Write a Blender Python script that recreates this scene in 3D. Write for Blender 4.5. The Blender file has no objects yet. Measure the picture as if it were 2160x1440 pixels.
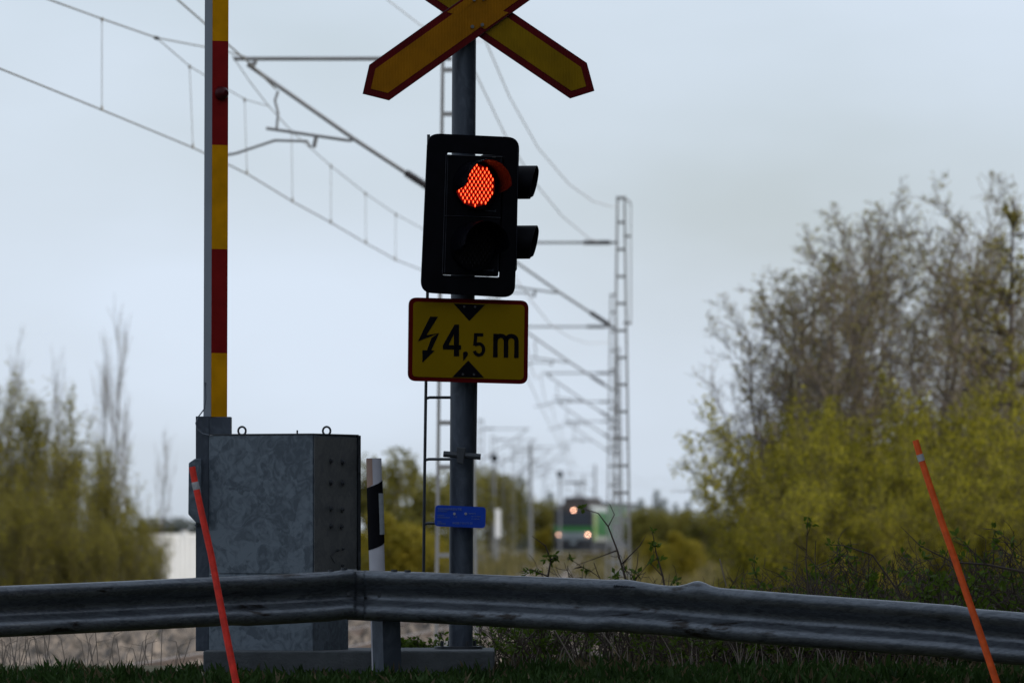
import bpy, math, random
from mathutils import Vector, Matrix
from math import radians, sin, cos, pi, tan
R = random.Random(7)
scene = bpy.context.scene
C = scene.collection

# ---------------------------------------------------------------- camera, light, exposure
F = 16200.0          # focal length in photo pixels (photo 2160 wide)
EYE = 1.6
HZ = 1125.0          # row of the horizon in the photo
cam_d = bpy.data.cameras.new('camera'); cam = bpy.data.objects.new('camera', cam_d); C.objects.link(cam)
cam.location = (0, 0, EYE); cam.rotation_euler = (radians(90), 0, 0)
cam_d.sensor_width = 36; cam_d.lens = 36 * F / 2160
cam_d.shift_y = (HZ - 720) / 2160
cam_d.clip_start = 0.5; cam_d.clip_end = 9000
cam_d.dof.use_dof = True; cam_d.dof.focus_distance = 46.9; cam_d.dof.aperture_fstop = 5.6
scene.camera = cam

SUN_DIR = Vector((0.72, -0.36, 0.60)).normalized()      # towards the sun: right of the frame
world = bpy.data.worlds.new("World"); scene.world = world; world.use_nodes = True
nt = world.node_tree; nt.nodes.clear()
wo = nt.nodes.new('ShaderNodeOutputWorld'); bg = nt.nodes.new('ShaderNodeBackground')
sky = nt.nodes.new('ShaderNodeTexSky'); sky.sky_type = 'NISHITA'; sky.sun_disc = False
sky.sun_elevation = math.asin(SUN_DIR.z); sky.sun_rotation = math.atan2(SUN_DIR.x, SUN_DIR.y)
sky.air_density = 1.0; sky.dust_density = 1.2; sky.ozone_density = 1.6
tc = nt.nodes.new('ShaderNodeTexCoord'); mp = nt.nodes.new('ShaderNodeMapping'); mp.inputs['Scale'].default_value = (1, 1, 2.6)
nz = nt.nodes.new('ShaderNodeTexNoise'); nz.inputs['Scale'].default_value = 10; nz.inputs['Detail'].default_value = 5; nz.inputs['Roughness'].default_value = .45
cr = nt.nodes.new('ShaderNodeValToRGB'); cr.color_ramp.elements[0].position = .30; cr.color_ramp.elements[1].position = .72
cr.color_ramp.elements[0].color = (.50,.50,.50,1); cr.color_ramp.elements[1].color = (.95,.95,.95,1)
mx = nt.nodes.new('ShaderNodeMixRGB'); mx.inputs['Color2'].default_value = (7.7, 8.75, 10.2, 1)   # thin bright cloud veil
nt.links.new(tc.outputs['Generated'], mp.inputs['Vector']); nt.links.new(mp.outputs[0], nz.inputs['Vector'])
nt.links.new(nz.outputs['Fac'], cr.inputs[0]); nt.links.new(cr.outputs[0], mx.inputs['Fac'])
nt.links.new(sky.outputs[0], mx.inputs['Color1']); nt.links.new(mx.outputs[0], bg.inputs['Color'])
bg.inputs['Strength'].default_value = 0.094
nt.links.new(bg.outputs[0], wo.inputs['Surface'])

sun_d = bpy.data.lights.new('sun', 'SUN'); sun_d.energy = 2.6; sun_d.angle = radians(.5); sun_d.color = (1, .93, .82)
sun = bpy.data.objects.new('sun', sun_d); C.objects.link(sun)
sun.rotation_euler = SUN_DIR.to_track_quat('Z', 'Y').to_euler()
vs = scene.view_settings; vs.view_transform = 'Standard'; vs.look = 'None'; vs.exposure = 0.0; vs.gamma = 1
scene.render.engine = 'CYCLES'; scene.cycles.max_bounces = 6; scene.cycles.transparent_max_bounces = 8
scene.render.resolution_x = 1024; scene.render.resolution_y = 682

# ---------------------------------------------------------------- helpers
def P(px, py, Y): return Vector(((px - 1080) * Y / F, Y, EYE + (HZ - py) * Y / F))
def S(Y): return F / Y                                # pixels per metre at depth Y
def lerp(a, b, t): return a + (b - a) * t
def interp(pts, x):
    if x <= pts[0][0]: return pts[0][1]
    for (a, fa), (b, fb) in zip(pts, pts[1:]):
        if x <= b: return fa + (fb - fa) * (x - a) / (b - a)
    return pts[-1][1]
def sst(a, b, x):
    t = max(0, min(1, (x - a) / (b - a))); return t * t * (3 - 2 * t)

class MB:
    def __init__(s): s.v = []; s.f = []; s.m = []
    def add(s, vs_, fs, mi=0):
        o = len(s.v); s.v += [tuple(v) for v in vs_]; s.f += [tuple(i + o for i in f) for f in fs]; s.m += [mi] * len(fs)
    def box(s, c, u, v, w, mi=0):      # centre, half axes
        c, u, v, w = map(Vector, (c, u, v, w)); vs_ = []
        for k in (-1, 1):
            for a, b in ((-1,-1),(1,-1),(1,1),(-1,1)): vs_.append(c + a*u + b*v + k*w)
        s.add(vs_, [(3,2,1,0),(4,5,6,7),(0,1,5,4),(1,2,6,5),(2,3,7,6),(3,0,4,7)], mi)
    def abox(s, x0, x1, y0, y1, z0, z1, mi=0):
        s.box(((x0+x1)/2,(y0+y1)/2,(z0+z1)/2), ((x1-x0)/2,0,0), (0,(y1-y0)/2,0), (0,0,(z1-z0)/2), mi)
    def prism(s, poly, n, t, mi=0):    # polygon (list of Vectors) pushed back by t along -n
        n = Vector(n).normalized(); k = len(poly); a = [Vector(p) for p in poly]; b = [p - n * t for p in a]
        fs = [tuple(range(k)), tuple(range(2*k-1, k-1, -1))] + [(i, k+i, k+(i+1)%k, (i+1)%k) for i in range(k)]
        s.add(a + b, fs, mi)
    def plan(s, pts, z0, z1, mi=0):    # plan polygon standing between two heights
        k = len(pts); a = [Vector((p[0], p[1], z0)) for p in pts]; b = [Vector((p[0], p[1], z1)) for p in pts]
        s.add(a + b, [tuple(range(k)), tuple(range(2*k-1, k-1, -1))] + [(i, k+i, k+(i+1)%k, (i+1)%k) for i in range(k)], mi)
    def tube(s, pts, r, n=8, mi=0, cap=True):
        pts = [Vector(p) for p in pts]; m = len(pts)
        rs = r if isinstance(r, (list, tuple)) else [r] * m
        ring = []; ref = None
        for i, p in enumerate(pts):
            d = (pts[min(i+1, m-1)] - pts[max(i-1, 0)]).normalized()
            if ref is None:
                ref = d.cross(Vector((0, 0, 1)) if abs(d.z) < .9 else Vector((1, 0, 0))).normalized()
            a = (ref - d * ref.dot(d)).normalized(); b = d.cross(a); ref = a
            ring += [p + (a * cos(2*pi*k/n) + b * sin(2*pi*k/n)) * rs[i] for k in range(n)]
        fs = []
        for i in range(m - 1):
            for k in range(n):
                k2 = (k + 1) % n; fs.append((i*n+k, i*n+k2, (i+1)*n+k2, (i+1)*n+k))
        if cap: fs += [tuple(range(n-1, -1, -1)), tuple((m-1)*n + k for k in range(n))]
        s.add(ring, fs, mi)
    def build(s, name, mats, parent=None, smooth=False):
        me = bpy.data.meshes.new(name); me.from_pydata(s.v, [], s.f)
        mats = mats if isinstance(mats, (list, tuple)) else [mats]
        for m in mats: me.materials.append(m)
        if len(mats) > 1: me.polygons.foreach_set('material_index', s.m)
        if smooth: me.polygons.foreach_set('use_smooth', [True] * len(me.polygons))
        me.update()
        if not s.keep_normals:
            import bmesh
            bm = bmesh.new(); bm.from_mesh(me); bmesh.ops.recalc_face_normals(bm, faces=bm.faces); bm.to_mesh(me); bm.free()
        o = bpy.data.objects.new(name, me); C.objects.link(o)
        if parent: o.parent = parent; o.matrix_parent_inverse = Matrix.Translation(-Vector(parent.location))
        return o
    keep_normals = False
def tag(o, label=None, cat=None, group=None, kind=None):
    if label: o['label'] = label
    if cat: o['category'] = cat
    if group: o['group'] = group
    if kind: o['kind'] = kind
    return o
def thing(name, loc, label, cat, group=None):
    o = bpy.data.objects.new(name, None); C.objects.link(o); o.location = loc; o.empty_display_size = .2
    return tag(o, label, cat, group)
def bevel(o, w, seg=2):
    m = o.modifiers.new('bevel', 'BEVEL'); m.width = w; m.segments = seg; m.limit_method = 'ANGLE'; m.angle_limit = radians(40); return o
def smooth_angle(o, ang=40):
    me = o.data
    me.polygons.foreach_set('use_smooth', [True] * len(me.polygons))
    try: me.set_sharp_from_angle(angle=radians(ang))
    except Exception: pass
    return o

# ---------------------------------------------------------------- materials
def newmat(name):
    m = bpy.data.materials.new(name); m.use_nodes = True
    return m, m.node_tree, m.node_tree.nodes['Principled BSDF']
def pmat(name, col, rough=.6, metal=0., var=.12, scale=6., bump=0., bscale=60., spec=.5):
    m, t, b = newmat(name)
    tcn = t.nodes.new('ShaderNodeTexCoord'); n = t.nodes.new('ShaderNodeTexNoise'); n.inputs['Scale'].default_value = scale; n.inputs['Detail'].default_value = 6
    r = t.nodes.new('ShaderNodeValToRGB'); r.color_ramp.elements[0].position = .3; r.color_ramp.elements[1].position = .7
    c = col
    r.color_ramp.elements[0].color = (*[x * (1 - var) for x in c], 1); r.color_ramp.elements[1].color = (*[min(1, x * (1 + var)) for x in c], 1)
    t.links.new(tcn.outputs['Object'], n.inputs['Vector']); t.links.new(n.outputs['Fac'], r.inputs[0]); t.links.new(r.outputs[0], b.inputs['Base Color'])
    b.inputs['Roughness'].default_value = rough; b.inputs['Metallic'].default_value = metal
    b.inputs['Specular IOR Level'].default_value = spec
    if bump:
        n2 = t.nodes.new('ShaderNodeTexNoise'); n2.inputs['Scale'].default_value = bscale; n2.inputs['Detail'].default_value = 4
        bp = t.nodes.new('ShaderNodeBump'); bp.inputs['Strength'].default_value = bump; bp.inputs['Distance'].default_value = .02
        t.links.new(tcn.outputs['Object'], n2.inputs['Vector']); t.links.new(n2.outputs['Fac'], bp.inputs['Height']); t.links.new(bp.outputs[0], b.inputs['Normal'])
    return m
def ribmat(name, col, rough=.55, axis=0, freq=110., spec=.08):       # retroreflective sheeting with fine vertical ribs
    m = pmat(name, col, rough, 0, .16, 7., spec=spec); t = m.node_tree; b = t.nodes['Principled BSDF']
    tcn = t.nodes.new('ShaderNodeTexCoord'); w = t.nodes.new('ShaderNodeTexWave'); w.bands_direction = 'XYZ'[axis]; w.inputs['Scale'].default_value = freq / 6.28
    bp = t.nodes.new('ShaderNodeBump'); bp.inputs['Strength'].default_value = .25; bp.inputs['Distance'].default_value = .004
    t.links.new(tcn.outputs['Object'], w.inputs['Vector']); t.links.new(w.outputs['Fac'], bp.inputs['Height']); t.links.new(bp.outputs[0], b.inputs['Normal'])
    return m
def galv(name, c0, c1, scale=14., rough=.45, metal=.35, stain=None, stain_amt=.5, sscale=2., stretch=(1,1,1), vw=.28):
    # hot-dip galvanised steel: feathery spangle patches of two greys, optional stains
    m, t, b = newmat(name); L = t.links.new
    tcn = t.nodes.new('ShaderNodeTexCoord'); mp_ = t.nodes.new('ShaderNodeMapping'); mp_.inputs['Scale'].default_value = stretch
    L(tcn.outputs['Object'], mp_.inputs['Vector'])
    n = t.nodes.new('ShaderNodeTexNoise'); n.inputs['Scale'].default_value = scale * .7; n.inputs['Detail'].default_value = 3
    vm = t.nodes.new('ShaderNodeVectorMath'); vm.operation = 'MULTIPLY_ADD'; vm.inputs[1].default_value = (.30,.30,.30)
    L(mp_.outputs[0], n.inputs['Vector']); L(n.outputs['Color'], vm.inputs[0]); L(mp_.outputs[0], vm.inputs[2])
    v = t.nodes.new('ShaderNodeTexVoronoi'); v.inputs['Scale'].default_value = scale; L(vm.outputs[0], v.inputs['Vector'])
    v2 = t.nodes.new('ShaderNodeTexNoise'); v2.inputs['Scale'].default_value = scale * 1.3; v2.inputs['Detail'].default_value = 4; v2.inputs['Distortion'].default_value = 2.6; L(mp_.outputs[0], v2.inputs['Vector'])
    sep = t.nodes.new('ShaderNodeSeparateColor'); L(v.outputs['Color'], sep.inputs[0])
    mm = t.nodes.new('ShaderNodeMath'); mm.operation = 'MULTIPLY_ADD'; mm.inputs[1].default_value = vw; L(sep.outputs[0], mm.inputs[0])
    m3 = t.nodes.new('ShaderNodeMath'); m3.operation = 'MULTIPLY'; m3.inputs[1].default_value = 1.0; L(v2.outputs['Fac'], m3.inputs[0]); L(m3.outputs[0], mm.inputs[2])
    r = t.nodes.new('ShaderNodeValToRGB'); r.color_ramp.elements[0].position = .47; r.color_ramp.elements[1].position = .78
    r.color_ramp.elements[0].color = (*c0, 1); r.color_ramp.elements[1].color = (*c1, 1); L(mm.outputs[0], r.inputs[0])
    out = r.outputs[0]
    if stain:
        sn = t.nodes.new('ShaderNodeTexNoise'); sn.inputs['Scale'].default_value = sscale; sn.inputs['Detail'].default_value = 8; sn.inputs['Roughness'].default_value = .65
        L(mp_.outputs[0], sn.inputs['Vector'])
        sr = t.nodes.new('ShaderNodeValToRGB'); sr.color_ramp.elements[0].position = 1 - stain_amt; sr.color_ramp.elements[1].position = min(1, 1 - stain_amt + .06)
        L(sn.outputs['Fac'], sr.inputs[0])
        mxx = t.nodes.new('ShaderNodeMixRGB'); mxx.inputs['Color2'].default_value = (*stain, 1); L(sr.outputs[0], mxx.inputs['Fac']); L(out, mxx.inputs['Color1']); out = mxx.outputs[0]
    L(out, b.inputs['Base Color'])
    rr = t.nodes.new('ShaderNodeMapRange'); rr.inputs['To Min'].default_value = rough - .1; rr.inputs['To Max'].default_value = rough + .15
    L(v2.outputs['Fac'], rr.inputs['Value']); L(rr.outputs[0], b.inputs['Roughness'])
    b.inputs['Metallic'].default_value = metal
    return m
def emat(name, col, st):
    m, t, b = newmat(name); b.inputs['Base Color'].default_value = (*[x*.3 for x in col], 1)
    b.inputs['Emission Color'].default_value = (*col, 1); b.inputs['Emission Strength'].default_value = st; return m
def leafmat(name, c0, c1, scale=3., trans=.45):
    m, t, b = newmat(name); L = t.links.new
    tcn = t.nodes.new('ShaderNodeTexCoord'); n = t.nodes.new('ShaderNodeTexNoise'); n.inputs['Scale'].default_value = scale; n.inputs['Detail'].default_value = 6; n.inputs['Roughness'].default_value = .7
    r = t.nodes.new('ShaderNodeValToRGB'); r.color_ramp.elements[0].position = .32; r.color_ramp.elements[1].position = .68
    r.color_ramp.elements[0].color = (*c0, 1); r.color_ramp.elements[1].color = (*c1, 1)
    L(tcn.outputs['Object'], n.inputs['Vector']); L(n.outputs['Fac'], r.inputs[0]); L(r.outputs[0], b.inputs['Base Color'])
    b.inputs['Roughness'].default_value = .65; b.inputs['Specular IOR Level'].default_value = .2
    tr = t.nodes.new('ShaderNodeBsdfTranslucent'); L(r.outputs[0], tr.inputs['Color'])
    ms = t.nodes.new('ShaderNodeMixShader'); ms.inputs[0].default_value = trans
    L(b.outputs[0], ms.inputs[1]); L(tr.outputs[0], ms.inputs[2]); L(ms.outputs[0], t.nodes['Material Output'].inputs['Surface'])
    return m
M = {}
M['pole'] = galv('galvanised_pole', (.050,.062,.082), (.085,.102,.13), 7., .48, .35, stretch=(1,1,.5), vw=.05)
M['cab'] = galv('galvanised_cabinet', (.058,.076,.096), (.130,.160,.190), 8.5, .55, .12)
M['cab_side'] = galv('galvanised_cabinet_side', (.085,.090,.092), (.13,.13,.128), 9., .6, .1)
M['rail'] = galv('guardrail_steel', (.070,.080,.094), (.130,.145,.165), 16., .34, .5, stain=(.016,.012,.010), stain_amt=.40, sscale=3.4, stretch=(.45,1,2.2))
M['steel'] = pmat('dark_steel', (.05,.055,.062), .5, .4, .2, 8)
M['mast'] = pmat('mast_steel', (.20,.205,.215), .55, .2, .15, 3)
M['mastw'] = pmat('galvanised_mast', (.20,.205,.21), .6, .1, .12, 3)
M['wire'] = pmat('wire_copper', (.24,.23,.21), .5, .3, .1, 3)
M['wire_grey'] = pmat('feeder_aluminium', (.60,.60,.63), .5, .2, .1, 3)
M['insul'] = pmat('insulator_brown', (.06,.055,.06), .4, 0, .1, 5)
M['black'] = pmat('black_plastic', (.003,.003,.005), .6, 0, .3, 12, spec=.10)
M['black_gl'] = pmat('visor_plastic', (.003,.003,.005), .17, 0, .3, 12, bump=.4, bscale=70., spec=.07)
M['edge'] = pmat('grey_edge', (.018,.020,.028), .5, 0, .3, 12)
M['red'] = ribmat('red_sheeting', (.085,.003,.004), .5)
M['yellow'] = ribmat('yellow_sheeting', (.255,.100,.001), .5)
M['yellow2'] = ribmat('ochre_sheeting', (.20,.115,.001), .5)
M['sred'] = pmat('sign_red', (.10,.003,.004), .5, 0, .06, 5, spec=.08)
M['syel'] = pmat('sign_yellow', (.225,.140,.001), .55, 0, .06, 4, spec=.08)
M['bred'] = ribmat('boom_red', (.24,.012,.011), .5, freq=330)
M['byel'] = ribmat('boom_yellow', (.66,.29,.002), .5, freq=330)
M['bgrey'] = pmat('boom_aluminium', (.12,.14,.17), .5, .3, .1, 4)
M['ink'] = pmat('sign_black', (.003,.003,.005), .6, 0, .1, 5, spec=.08)
M['bolt'] = pmat('bolt_steel', (.12,.12,.12), .4, .6, .1, 30)
M['blue'] = pmat('blue_plate', (.002,.052,.46), .45, 0, .06, 12)
M['bluetext'] = pmat('plate_lettering', (.13,.20,.42), .6, 0, .05, 10)
M['stick_red'] = pmat('fluorescent_red', (.80,.035,.018), .6, 0, .22, 22)
M['stick_or'] = pmat('fluorescent_orange', (.90,.11,.012), .6, 0, .20, 22)
M['band'] = pmat('reflective_band', (.42,.42,.42), .4, 0, .2, 30)
M['post_white'] = pmat('post_white_plastic', (.46,.45,.49), .5, 0, .12, 9)
M['post_tan'] = pmat('post_tan_plastic', (.34,.22,.17), .6, 0, .15, 9)
M['reflector'] = pmat('post_reflector', (.30,.32,.34), .35, 0, .15, 40)
M['concrete'] = pmat('concrete', (.075,.082,.088), .9, 0, .25, 7, .3, 60)
M['white_clad'] = pmat('white_cladding', (.80,.80,.80), .6, 0, .03, 2)
M['lens_dark'] = pmat('unlit_lens', (.004,.003,.004), .45, 0, .2, 60, spec=.15)
M['lens_red'] = emat('lit_lens_glass', (.55, .004, .002), .04)
M['led'] = emat('led_cells', (1.0, .022, .006), 1.25)
M['led_core'] = emat('led_cores', (1.0, .17, .045), 2.6)
M['bark'] = pmat('twig_bark', (.145,.118,.095), .9, 0, .25, 3)
M['bark_o'] = pmat('olive_bark', (.085,.072,.028), .9, 0, .25, 3)
M['bark_d'] = pmat('dark_bark', (.060,.042,.032), .9, 0, .25, 6)
M['stalk'] = pmat('dry_stalk', (.22,.18,.15), .9, 0, .3, 4)
M['leaf_w'] = leafmat('willow_leaf', (.085,.078,.008), (.45,.40,.028), .9)
M['leaf_l'] = leafmat('young_leaf', (.11,.10,.012), (.38,.335,.035), .9)
M['bud'] = leafmat('birch_buds', (.18,.155,.03), (.36,.31,.06), 1.3)
M['leaf_far'] = leafmat('far_leaf', (.09,.09,.02), (.26,.23,.05), .5)
M['leaf_gold'] = leafmat('golden_leaf', (.12,.11,.01), (.34,.27,.03), .9)
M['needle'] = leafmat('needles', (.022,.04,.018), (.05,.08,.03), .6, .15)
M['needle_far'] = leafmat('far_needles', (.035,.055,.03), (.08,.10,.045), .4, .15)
M['shrub_leaf'] = leafmat('shrub_leaf', (.04,.065,.008), (.12,.19,.02), 9.)
M['grass'] = leafmat('verge_grass', (.018,.042,.008), (.045,.090,.018), 3., .3)
M['grass_dead'] = leafmat('dead_verge_grass', (.08,.065,.035), (.17,.135,.07), 3., .3)
M['dry'] = leafmat('dry_grass', (.07,.07,.02), (.21,.165,.065), .3, .25)
M['asphalt'] = pmat('asphalt', (.05,.05,.052), .9, 0, .2, 40, .4, 300)

def ground_mat():
    m, t, b = newmat('ground'); L = t.links.new
    tcn = t.nodes.new('ShaderNodeTexCoord')
    n = t.nodes.new('ShaderNodeTexNoise'); n.inputs['Scale'].default_value = .12; n.inputs['Detail'].default_value = 10; n.inputs['Roughness'].default_value = .7
    L(tcn.outputs['Object'], n.inputs['Vector'])
    r = t.nodes.new('ShaderNodeValToRGB'); e = r.color_ramp.elements
    e[0].position = .34; e[0].color = (.06,.065,.02,1); e[1].position = .66; e[1].color = (.19,.14,.085,1)
    x = e.new(.5); x.color = (.12,.10,.045,1)
    L(n.outputs['Fac'], r.inputs[0]); L(r.outputs[0], b.inputs['Base Color']); b.inputs['Roughness'].default_value = 1
    n2 = t.nodes.new('ShaderNodeTexNoise'); n2.inputs['Scale'].default_value = 5; n2.inputs['Detail'].default_value = 8
    bp = t.nodes.new('ShaderNodeBump'); bp.inputs['Strength'].default_value = .8; bp.inputs['Distance'].default_value = .2
    L(tcn.outputs['Object'], n2.inputs['Vector']); L(n2.outputs['Fac'], bp.inputs['Height']); L(bp.outputs[0], b.inputs['Normal'])
    return m
M['ground'] = ground_mat()
M['ballast'] = pmat('ballast_bed', (.045,.038,.030), .95, 0, .45, 9, .8, 25)
def stone_mat():
    m = pmat('ballast_stone', (.30,.245,.22), .9, 0, .55, 3.2)
    r = [n for n in m.node_tree.nodes if n.type == 'VALTORGB'][0].color_ramp.elements
    r[0].color = (.016,.015,.014,1); r[1].color = (.27,.22,.18,1); return m
M['stone'] = stone_mat()
M['sleeper'] = pmat('concrete_sleeper', (.15,.13,.115), .9, 0, .2, 3)
M['railtop'] = pmat('rail_steel', (.22,.16,.13), .4, .5, .2, 3)

# ---------------------------------------------------------------- terrain, road
def track_x(Y):
    pts = [(40,-7.0),(76,-5.0),(95,-3.85),(120,-2.45),(145,-1.15),(165,-.45),(190,0.0),(218,.35),(280,1.05),(400,2.5),(500,3.6),(560,4.25),(598,4.8),(640,6.3),(700,9.6),(800,17),(1000,36),(1400,80)]
    return interp(pts, Y)
def ground_z(x, y):
    z = .70 * max(0, min(1, y / 46.)) + .03 * sst(46, 48.5, y)
    z -= 1.10 * sst(50.5, 66, y)
    z -= 1.9 * sst(190, 270, y) * sst(4, 14, -x)
    z += 1.2 * sst(600, 1500, y)
    if y > 60: z += .10 * sin(x * .7 + y * .05) * sin(y * .11) * sst(5, 12, abs(x - track_x(y)))
    return z
def grid(xs, ys, zf):
    mb = MB(); mb.keep_normals = True
    for y in ys:
        for x in xs: mb.v.append((x, y, zf(x, y)))
    n = len(xs)
    for j in range(len(ys) - 1):
        for i in range(n - 1): mb.f.append((j*n+i, j*n+i+1, (j+1)*n+i+1, (j+1)*n+i)); mb.m.append(0)
    return mb
xs = sorted(set([-4000,-1500,-600,-250,-120,-60,60,120,250,600,1500,4000] + [i * 1.5 for i in range(-24, 25)]))
ys = sorted(set([-400,-150,-50,-20,0,10,20,30,38] + [40 + i for i in range(0, 32)] + [72 + 4 * i for i in range(0, 60)] + [320,360,420,500,600,750,900,1200,1600,2400,4500]))
tag(grid(xs, ys, ground_z).build('ground', M['ground'], smooth=True), kind='structure')
tag(grid([-300,-60,-20,-8,-4,0,4,8,20,60,300], [34,36,38,40,42,43.9], lambda x, y: ground_z(x, y) + .006).build('road', M['asphalt']), kind='structure')

# track bed: low ballast bank with rails on sleepers
def sweep(profile, ys, mat, name, parent=None, closed=False):
    mb = MB(); n = len(profile)
    for y in ys:
        x0 = track_x(y); sl = (track_x(y + 2) - track_x(y - 2)) / 4
        for (px_, pz) in profile: mb.v.append((x0 + px_, y - px_ * sl, pz))
    for j in range(len(ys) - 1):
        for i in range(n if closed else n - 1):
            i2 = (i + 1) % n
            mb.f.append((j*n+i, j*n+i2, (j+1)*n+i2, (j+1)*n+i)); mb.m.append(0)
    return mb.build(name, mat, parent)
tys = [56 + 4 * i for i in range(0, 60)] + [300 + 10 * i for i in range(0, 70)]
tag(sweep([(-4.2,-.75),(-2.6,-.20),(2.6,-.20),(4.2,-.75)], tys, M['ballast'], 'track_bed'), kind='structure')
tr = thing('railway_track', (track_x(60), 60, 0), 'single railway track on pale ballast curving away towards the green locomotive', 'railway track')
for sx in (-.76, .76):
    sweep([(sx-.035,0),(sx+.035,0),(sx+.035,-.04),(sx+.012,-.05),(sx+.012,-.13),(sx+.07,-.16),(sx-.07,-.16),(sx-.012,-.13),(sx-.012,-.05),(sx-.035,-.04)], tys, M['railtop'], 'rail', tr, True)
mb = MB(); y = 60.
while y < 600:
    x0 = track_x(y); sl = (track_x(y+2)-track_x(y-2))/4; d = Vector((1, -sl, 0)).normalized(); e = Vector((sl, 1, 0)).normalized()
    mb.box((x0, y, -.21), d * 1.3, e * .13, (0, 0, .05)); y += .61
tag(mb.build('sleepers', M['sleeper'], tr), kind='stuff')
# loose stones
mb = MB(); mb.keep_normals = True
ICO = [(0,0,1),(.9,0,.1),(.2,.9,-.1),(-.8,.5,.1),(-.7,-.6,-.1),(.3,-.9,.1),(0,0,-1)]
for i in range(13000):
    y = R.uniform(76, 175); off = R.uniform(-9.5, 3.2) * (1 if y < 120 else 1.3)
    x = track_x(y) + off
    z = max(-.75 + (4.2 - abs(off)) * .34 if abs(off) < 4.2 else -9, ground_z(x, y)); z = min(z, -.2) if abs(off) < 4.2 else z
    r = R.uniform(.05, .13) * (2.1 if R.random() < .15 else 1); a = R.uniform(0, 6.28); vs_ = []
    for (ax, ay, az) in ICO:
        k = r * R.uniform(.7, 1.25); vs_.append((x + k*(ax*cos(a)-ay*sin(a)), y + k*(ax*sin(a)+ay*cos(a)), z + k*az*.8 + .02))
    mb.add(vs_, [(0,k,k%5+1) for k in range(1,6)] + [(6,k%5+1,k) for k in range(1,6)])
tag(mb.build('ballast_stones', M['stone']), 'loose reddish grey ballast stones seen below the guardrail', 'ballast', kind='stuff')

# ---------------------------------------------------------------- signal post
YS = 47.6
post = thing('crossing_signal', P(972, 1368, YS + .12), 'grey steel post carrying a crossbuck, a lit red light and a 4,5 m sign', 'crossing signal')
mb = MB(); a = P(972, 1366, YS+.12); b = P(981, -260, YS+.12)
mb.tube([a, lerp(a, b, .3), lerp(a, b, .7), b], .0745, 28)
smooth_angle(mb.build('pole', M['pole'], post))
mb = MB(); c = P(967, 1366, YS+.12); mb.tube([c - Vector((0,0,.012)), c + Vector((0,0,.012))], .15, 24)
for k in range(4):
    q = c + Vector((.115*cos(k*pi/2+.5), .115*sin(k*pi/2+.5), 0)); mb.tube([q, q + Vector((0,0,.045))], .012, 6)
mb.build('base_flange', M['steel'], post)
def plane_frame(px, py, Y, yaw, roll):
    """flat panel through a point: yaw turns its face to the right, roll is clockwise"""
    n = Vector((sin(radians(yaw)), -cos(radians(yaw)), 0)); u0 = Vector((cos(radians(yaw)), sin(radians(yaw)), 0)); v0 = Vector((0, 0, 1))
    c, s_ = cos(radians(roll)), sin(radians(roll)); u = u0 * c - v0 * s_; v = v0 * c + u0 * s_
    O = P(px, py, Y); E = Vector((0, 0, EYE))
    def on(qx, qy, off=0.):
        d = P(qx, qy, 1.) - E; o = O + n * off
        return E + d * ((o - E).dot(n) / d.dot(n))
    return O, u, v, n, on
def rrect(on, pts, r, off, k=6):   # rounded quadrilateral given by its photo corners
    out = []; m = len(pts)
    for i in range(m):
        a, b_, c = Vector(pts[i-1]), Vector(pts[i]), Vector(pts[(i+1) % m])
        p0 = b_ + (a - b_).normalized() * r; p1 = b_ + (c - b_).normalized() * r
        for j in range(k + 1):
            t = j / k; out.append((1-t)**2 * p0 + 2*t*(1-t) * b_ + t*t * p1)
    return [on(p.x, p.y, off) for p in out]

# crossbuck: two tapered arms, each a flat board
O, u, v, n, on = plane_frame(1008, 27, YS - .02, 4, 0)
cb = thing('x', (0,0,0), None, None); bpy.data.objects.remove(cb)
def mirror(pts): return [(2*1008 - x, 2*26.5 - y) for x, y in pts]
front_l = [(779,137),(765,198),(821,212)]; back_r = [(1238,133),(1254,192),(1203,208)]
arm_f = front_l + mirror(front_l); arm_b = back_r + mirror(back_r)
def inset(pts, d):
    cx = sum(p[0] for p in pts)/len(pts); out = []; m = len(pts)
    area = sum(pts[i-1][0]*pts[i][1] - pts[i][0]*pts[i-1][1] for i in range(m)); sg = 1 if area > 0 else -1
    for i in range(m):
        a, b_, c = Vector(pts[i-1]), Vector(pts[i]), Vector(pts[(i+1) % m])
        e1 = (b_ - a).normalized(); e2 = (c - b_).normalized(); n1 = Vector((-e1.y, e1.x)) * sg; n2 = Vector((-e2.y, e2.x)) * sg
        bis = (n1 + n2).normalized(); q = b_ + bis * (d / max(.3, bis.dot(n1))); out.append((q.x, q.y))
    return out
mb = MB(); crossm = mb
# carrier plate joining the arms is the part; arms are its sub-parts
mb.prism([on(975,-20,-.040), on(1040,-20,-.040), on(1040,72,-.040), on(975,72,-.040)], n, .03)
cross = mb.build('crossbuck', M['steel'], post)
def arm(poly, off, ymat, gaps):
    mb = MB(); mb.prism([on(x, y, off) for x, y in poly], n, .022, 2)
    inn = inset(poly, 14.5)
    mb.prism([on(x, y, off + .0035) for x, y in inset(poly, .8)], n, .0030, 1)      # red field
    mb.prism([on(x, y, off + .0065) for x, y in inn], n, .0028, 0)                  # yellow field
    for g in gaps: mb.prism([on(x, y, off + .0085) for x, y in g], n, .0027, 0)
    o = mb.build('arm', [ymat, M['red'], M['steel']], cross); return o
arm(arm_b, -.016, M['yellow2'], [])
g1 = [(1011,54),(1021,61),(1073,30),(1051,22)]          # yellow runs through the border where the arms cross
arm(arm_f, .012, M['yellow'], [[(1009,55),(1023,62),(1073,27),(1051,21)], mirror([(1009,55),(1023,62),(1073,27),(1051,21)])])
for (x, y) in ((996,57),(1017,53),(1000,0),(1020,-2)):
    mb = MB(); q = on(x, y, .012); mb.tube([q, q + n * .022], .011, 8); mb.build('bolt', M['bolt'], cross)

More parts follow.
